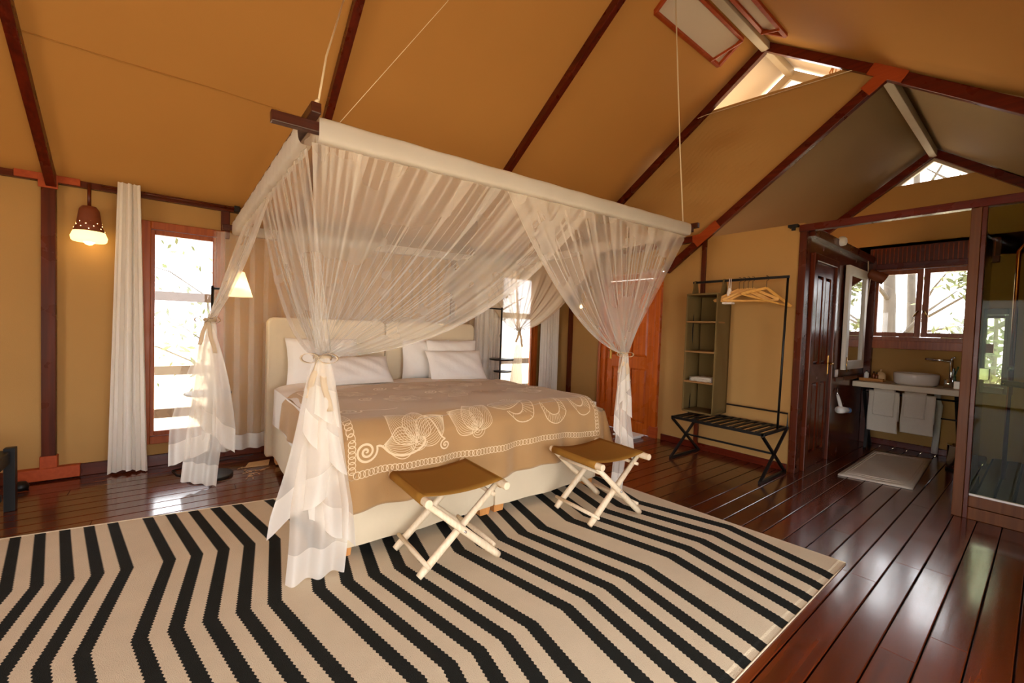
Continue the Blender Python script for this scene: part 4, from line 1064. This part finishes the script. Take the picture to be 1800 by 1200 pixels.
MB().lathe([(0, 0), (.022, 0), (.026, .05), (.014, .10), (.017, .12), (.013, .12), (.0, .05)], (6.52, .62, .776), 14).build('vase', M['green'], pv, smooth=True)
for k in range(6):
    a = k*1.05; MB().tube([(6.52, .62, .87), (6.52+.03*math.cos(a), .62+.03*math.sin(a), .95+.01*k)], [.003, .008], 5).build('sprig', M['green'], pv, smooth=True)
def towel(y0, y1, z0, ztop, x, label, dx_=0.0, ln=1):
    def f(u, v):
        y = y0+(y1-y0)*u
        if v < .8: z = z0+(ztop-z0)*(v/.8); xx = x-.012-dx_-.006*math.sin(u*5+v*2)
        else:
            a = (v-.8)/.2*math.pi; z = ztop+(.014+dx_)*math.sin(a); xx = 6.16-(.016+dx_)*math.cos(a)+(x-6.16)*(1-(v-.8)/.2)
        return (xx, y+.004*math.sin(v*7), z)
    t = MB().grid(f, 14, 30); t.grid(lambda u, v: (6.16+.016+dx_, y0+(y1-y0)*u, ztop-(ztop-z0)*.7*v), 8, 10)
    tag(t.build('towel', M['towel'], smooth=True, solid=.008, loc=(6.16, (y0+y1)/2, z0)), label, 'towel', 'towels on the vanity rail')
towel(.985, 1.245, .24, .675, 6.15, 'large cream towel on the vanity rail, left of the pair')
towel(.705, .965, .27, .675, 6.15, 'large cream towel on the vanity rail, right of the pair')
towel(1.02, 1.20, .42, .68, 6.15, 'small hand towel folded over the left large towel', .018)
towel(.775, .945, .44, .68, 6.15, 'small hand towel folded over the right large towel', .018)
bt = MB().grid(lambda u, v: tuple(lerp(lerp((4.76, 1.15, .008), (4.86, .66, .008), u), lerp((6.15, 1.17, .008), (6.28, .72, .008), u), v) + Vector((0, 0, .004*math.sin(u*9)*math.sin(v*14)))), 16, 30)
bm_ = tag(bt.build('bath_mat', M['towel'], smooth=True, solid=.012, loc=(5.5, .9, 0)), 'white towelling bath mat on the boards before the vanity', 'bath mat')
for k in (.06, .10): MB().tube([lerp(lerp((4.76, 1.15, .015), (4.86, .66, .015), u), lerp((6.15, 1.17, .015), (6.28, .72, .015), u), v) for u, v in ((k, k), (1-k, k), (1-k, 1-k), (k, 1-k), (k, k))], .004, 5).build('stitched_band', M['towel'], bm_)
bi = thing('waste_bin', 'chrome cylindrical waste bin on the floor below the counter', 'bin', (6.02, .555, 0))
MB().lathe([(0, 0), (.085, 0), (.09, .02), (.09, .24), (.094, .25), (.086, .25), (.08, .02), (0, .015)], (6.02, .50, 0), 24).build('body', M['chrome'], bi, smooth=True)
MB().lathe([(.094, 0), (.094, .022), (.088, .022)], (6.02, .50, .0), 24).build('foot_ring', M['blackmetal'], bi)
# mirror with white frame
mi = thing('mirror', 'white framed mirror on the timber partition beside the door', 'mirror', (6.0, YL-.03, 1.45))
f = MB(); framed(f, 'y', YL, 5.62, 6.36, .92, 2.05, .095, -.055, -.015); f.build('frame', M['whitepaint'], mi, bevel=.006)
MB().box((5.71, YL-.035, 1.01), (6.27, YL-.028, 1.96)).build('mirror_glass', M['mirror'], mi)
MB().tube([(5.66, YL-.06, 1.06), (5.655, YL-.065, .90)], .005, 6).build('latch', M['brass'], mi, smooth=True)
sp = thing('spot_lamp', 'brown canister spot lamp hung in the bathroom corner by a cord', 'lamp', (6.35, 1.28, 1.98))
ax_ = Matrix.Rotation(math.radians(120), 3, 'X') @ Matrix.Rotation(.3, 3, 'Y')
MB().lathe([(0, -.02), (.05, -.02), (.055, 0), (.06, .13), (.066, .155), (.058, .155), (.05, .03), (0, .03)], (6.35, 1.34, 2.03), 18, axis=ax_).build('canister', M['terra'], sp, smooth=True)
MB().tube([(6.36, 1.36, 2.02), (6.37, 1.37, 2.2)], .006, 6).tube([(6.38, 1.34, 2.0), (6.45, 1.37, 1.75), (6.48, 1.385, 1.62)], .005, 6).build('cord', M['rope'], sp, smooth=True)
sn = thing('sensor_lamp', 'small white knob lamp on the beam above the panelled door', 'lamp', (5.25, 1.34, 2.2))
MB().lathe([(0, 0), (.035, .01), (.045, .04), (.04, .075), (.02, .095), (0, .1)], (5.25, 1.345, 2.19), 16).build('dome', M['whitepl'], sn, smooth=True)
MB().box((5.23, 1.355, 2.22), (5.27, 1.36, 2.27)).build('clip', M['whitepl'], sn)
sw = thing('light_switch', 'white switch plate on the partition below the mirror', 'switch', (5.54, YL, .87))
MB().box((5.50, YL-.012, .845), (5.57, YL, .925)).build('plate', M['whitepl'], sw, bevel=.004)
MB().box((5.52, YL-.018, .87), (5.55, YL-.012, .90)).build('rocker', M['whitepl'], sw, bevel=.002)
hd = thing('hair_dryer', 'white hair dryer with blue tip hanging on the timber partition', 'hair dryer', (5.56, 1.33, .5))
hx_, hy_ = 5.52, 1.36
MB().tube([(hx_-.05, hy_-.01, .505), (hx_+.02, hy_-.03, .50), (hx_+.09, hy_-.05, .495)], [.036, .036, .028], 14).build('barrel', M['whitepl'], hd, smooth=True)
MB().tube([(hx_+.09, hy_-.05, .495), (hx_+.12, hy_-.06, .493)], [.030, .030], 14).build('nozzle', M['paper'], hd, smooth=True)
MB().tube([(hx_+.0, hy_-.02, .52), (hx_-.0, hy_+.0, .60), (hx_+.01, hy_+.02, .66)], [.018, .016, .012], 10).build('grip', M['whitepl'], hd, smooth=True)
MB().tube([(hx_+.01, hy_+.02, .66), (hx_+.04, hy_+.03, .70), (hx_+.05, hy_+.04, .72)], .006, 6).build('hook', M['chrome'], hd, smooth=True)

# ------------------------------------------------------------------ shower enclosure
sh = thing('shower_screen', 'timber framed glass shower screen right of the bathroom', 'shower screen', (XR, -.2, 0))
MB().box((XR-.035, .338, 0), (XR+.04, .392, 2.215)).build('post', M['postwood'], sh, bevel=.004)
MB().box((XR-.03, .312, .0), (XR+.035, .337, 2.215)).build('jamb', M['mahog'], sh, bevel=.003)
MB().box((XR-.03, YF+.01, 0), (XR+.035, .312, .085)).build('sill', M['postwood'], sh, bevel=.004)
MB().box((XR-.03, YF+.01, .089), (XR+.035, .312, .165)).build('sill_rail', M['postwood'], sh, bevel=.004)
MB().box((XR-.002, YF+.02, .165), (XR+.006, .312, 2.21)).build('glass_panel', M['shglass'], sh)
MB().box((XR-.012, YF+.02, .165), (XR+.016, .312, .178)).build('glazing_bead', M['whitepl'], sh)
gp = thing('glass_partition', 'glass partition between shower and vanity with dark clamps', 'glass partition', (5.5, .335, 0))
MB().box((XR+.06, .330, .14), (5.30, .338, 2.1)).build('glass', M['shglass'], gp)
MB().box((XR+.045, .32, 0), (5.32, .345, .14)).build('kerb', M['slate'], gp, bevel=.003)
for x in (5.26,):
    MB().box((x, .30, .95), (x+.05, .36, 1.05)).build('clamp', M['chrome'], gp, bevel=.004)
hb = thing('towel_bar', 'black towel bar on the shower glass at the right edge', 'towel bar', (XR+.08, .12, .98))
MB().tube([(XR+.06, .20, .985), (XR+.06, .05, .975)], .022, 10).build('bar', M['blackmetal'], hb, smooth=True)
for y in (.19, .06): MB().tube([(XR+.006, y, .98), (XR+.06, y, .98)], .01, 8).build('standoff', M['chrome'], hb, smooth=True)
sd_ = struct(MB().box((XR+.04, YF, -.03), (XK, .32, .06)).build('floor_shower', M['sub']))
for k in range(12):
    y = -.86+k*.098
    MB().box((XR+.08, y, .065), (6.55, y+.082, .09)).build('slat', M['slate'], sd_, bevel=.003)
cp = thing('shower_pipe', 'tall copper shower pipe with a round rose behind the glass', 'shower', (5.6, .13, .09))
MB().tube([(5.6, .20, .09), (5.6, .20, 2.05), (5.6, .16, 2.12), (5.55, .0, 2.12)], .014, 10).build('pipe', M['copper'], cp, smooth=True)
MB().lathe([(0, 0), (.09, 0), (.085, .012), (.02, .03), (0, .03)], (5.55, .0, 2.09), 24).build('rose', M['copper'], cp, smooth=True)
MB().tube([(5.6, .20, 1.05), (5.54, .20, 1.05)], .02, 10).build('valve', M['chrome'], cp, smooth=True)
sc_ = thing('shower_curtain', 'olive canvas curtain hanging inside the shower', 'curtain', (6.3, -.3, .1))
MB().grid(lambda u, v: (6.45+.03*math.sin(u*50), .0-.8*u, .12+2.0*v), 90, 8).build('cloth', M['olive'], sc_, smooth=True, solid=.003)

# ------------------------------------------------------------------ lantern in the gable
lt = thing('woven_lantern', 'woven cane lantern hanging by the gable window', 'lantern', (4.75, 1.36, 3.62))
for k in range(14):
    a = 2*math.pi*k/14
    MB().tube([(4.75+.07*math.cos(a), 1.30+.07*math.sin(a), 3.62), (4.75+.085*math.cos(a+.3), 1.30+.085*math.sin(a+.3), 3.72), (4.75+.05*math.cos(a+.6), 1.30+.05*math.sin(a+.6), 3.80)], .004, 5).build('cane', M['basket'], lt, smooth=True)
for z, r_ in ((3.62, .07), (3.67, .08), (3.72, .085), (3.77, .07), (3.80, .05)): MB().tube([(4.75+r_*math.cos(2*math.pi*k/20), 1.30+r_*math.sin(2*math.pi*k/20), z) for k in range(21)], .005, 5).build('ring', M['basket'], lt, smooth=True)

# ------------------------------------------------------------------ outside
gr = struct(MB().box((-30, -30, -.75), (40, 40, -.7)).build('ground', M['ground']))
dr = thing('deck_railing', 'weathered deck railing with wide horizontal boards outside the tall window', 'railing', (.5, 6.6, -.7))
for z in (1.50, .60, .08): MB().box((-1.5, 6.58, z-.06), (6.5, 6.62, z+.05)).build('rail', M['deckrail'], dr, bevel=.004)
for x in (-1.2, 1.4, 3.6, 6.2): MB().box((x-.05, 6.62, -.7), (x+.05, 6.7, 1.6)).build('post', M['deckrail'], dr, bevel=.004)
def tree(x, y, h, r_, lean, label, seed, nleaf=500, leaf=.10, crown=1.2, br=1.0):
    rnd = random.Random(seed); t = thing('tree', label, 'tree', (x, y, -.7), 'trees outside the tent')
    top = Vector((x+lean[0], y+lean[1], h)); base = Vector((x, y, -.7))
    pts = [lerp(base, top, i/6)+Vector((rnd.uniform(-.08, .08), rnd.uniform(-.08, .08), 0))*(i > 0) for i in range(7)]
    tb_ = MB().tube(pts, [r_*(1-.55*i/6) for i in range(7)], 10)
    ends = []
    for k in range(9):
        p = pts[2+k % 5]; a = rnd.uniform(0, 6.28); L_ = rnd.uniform(.7, 1.7)
        e = p+Vector((math.cos(a)*L_*br, math.sin(a)*L_*br, rnd.uniform(.3, 1.1)*br)); mid_ = lerp(p, e, .5)+Vector((0, 0, .12))
        tb_.tube([p, mid_, e], [r_*.35, r_*.22, r_*.08], 6); ends += [mid_, e]
    tb_.build('trunk', M['trunk'], t, smooth=True)
    lf = MB()
    for i in range(nleaf):
        c = rnd.choice(ends)+Vector((rnd.gauss(0, .3*crown), rnd.gauss(0, .3*crown), rnd.gauss(0, .3*crown))); a = Vector((rnd.gauss(0, 1), rnd.gauss(0, 1), rnd.gauss(0, 1))).normalized()
        n_ = a.orthogonal().normalized(); w_ = leaf*rnd.uniform(.5, 1.0)
        lf.add([c-a*w_, c+n_*w_*.4, c+a*w_, c-n_*w_*.4], [(0, 1, 2, 3)])
    stuff(lf.build('foliage', M['leaf'], t))
tree(9.6, 1.50, 4.6, .12, (.3, .55), 'leaning grey tree seen through the left bathroom pane', 21, 50, .05)
tree(10.6, 1.62, 6.0, .08, (.1, .12), 'slim upright tree behind the left bathroom pane', 22, 40, .05)
tree(10.4, .65, 5.5, .10, (-.3, .3), 'thin-branched tree seen through the right bathroom pane', 23, 70, .05)
tree(8.6, .42, 1.9, .04, (.05, .0), 'bushy green shrub outside the shower window', 24, 1300, .09, .5, .32)
tree(.3, 8.6, 1.6, .04, (.1, .1), 'low shrub beyond the railing outside the tall window', 25, 400, .09)
tree(5.0, 8.2, 4.0, .09, (.2, -.1), 'small tree outside the window right of the bed', 26, 90, .07)
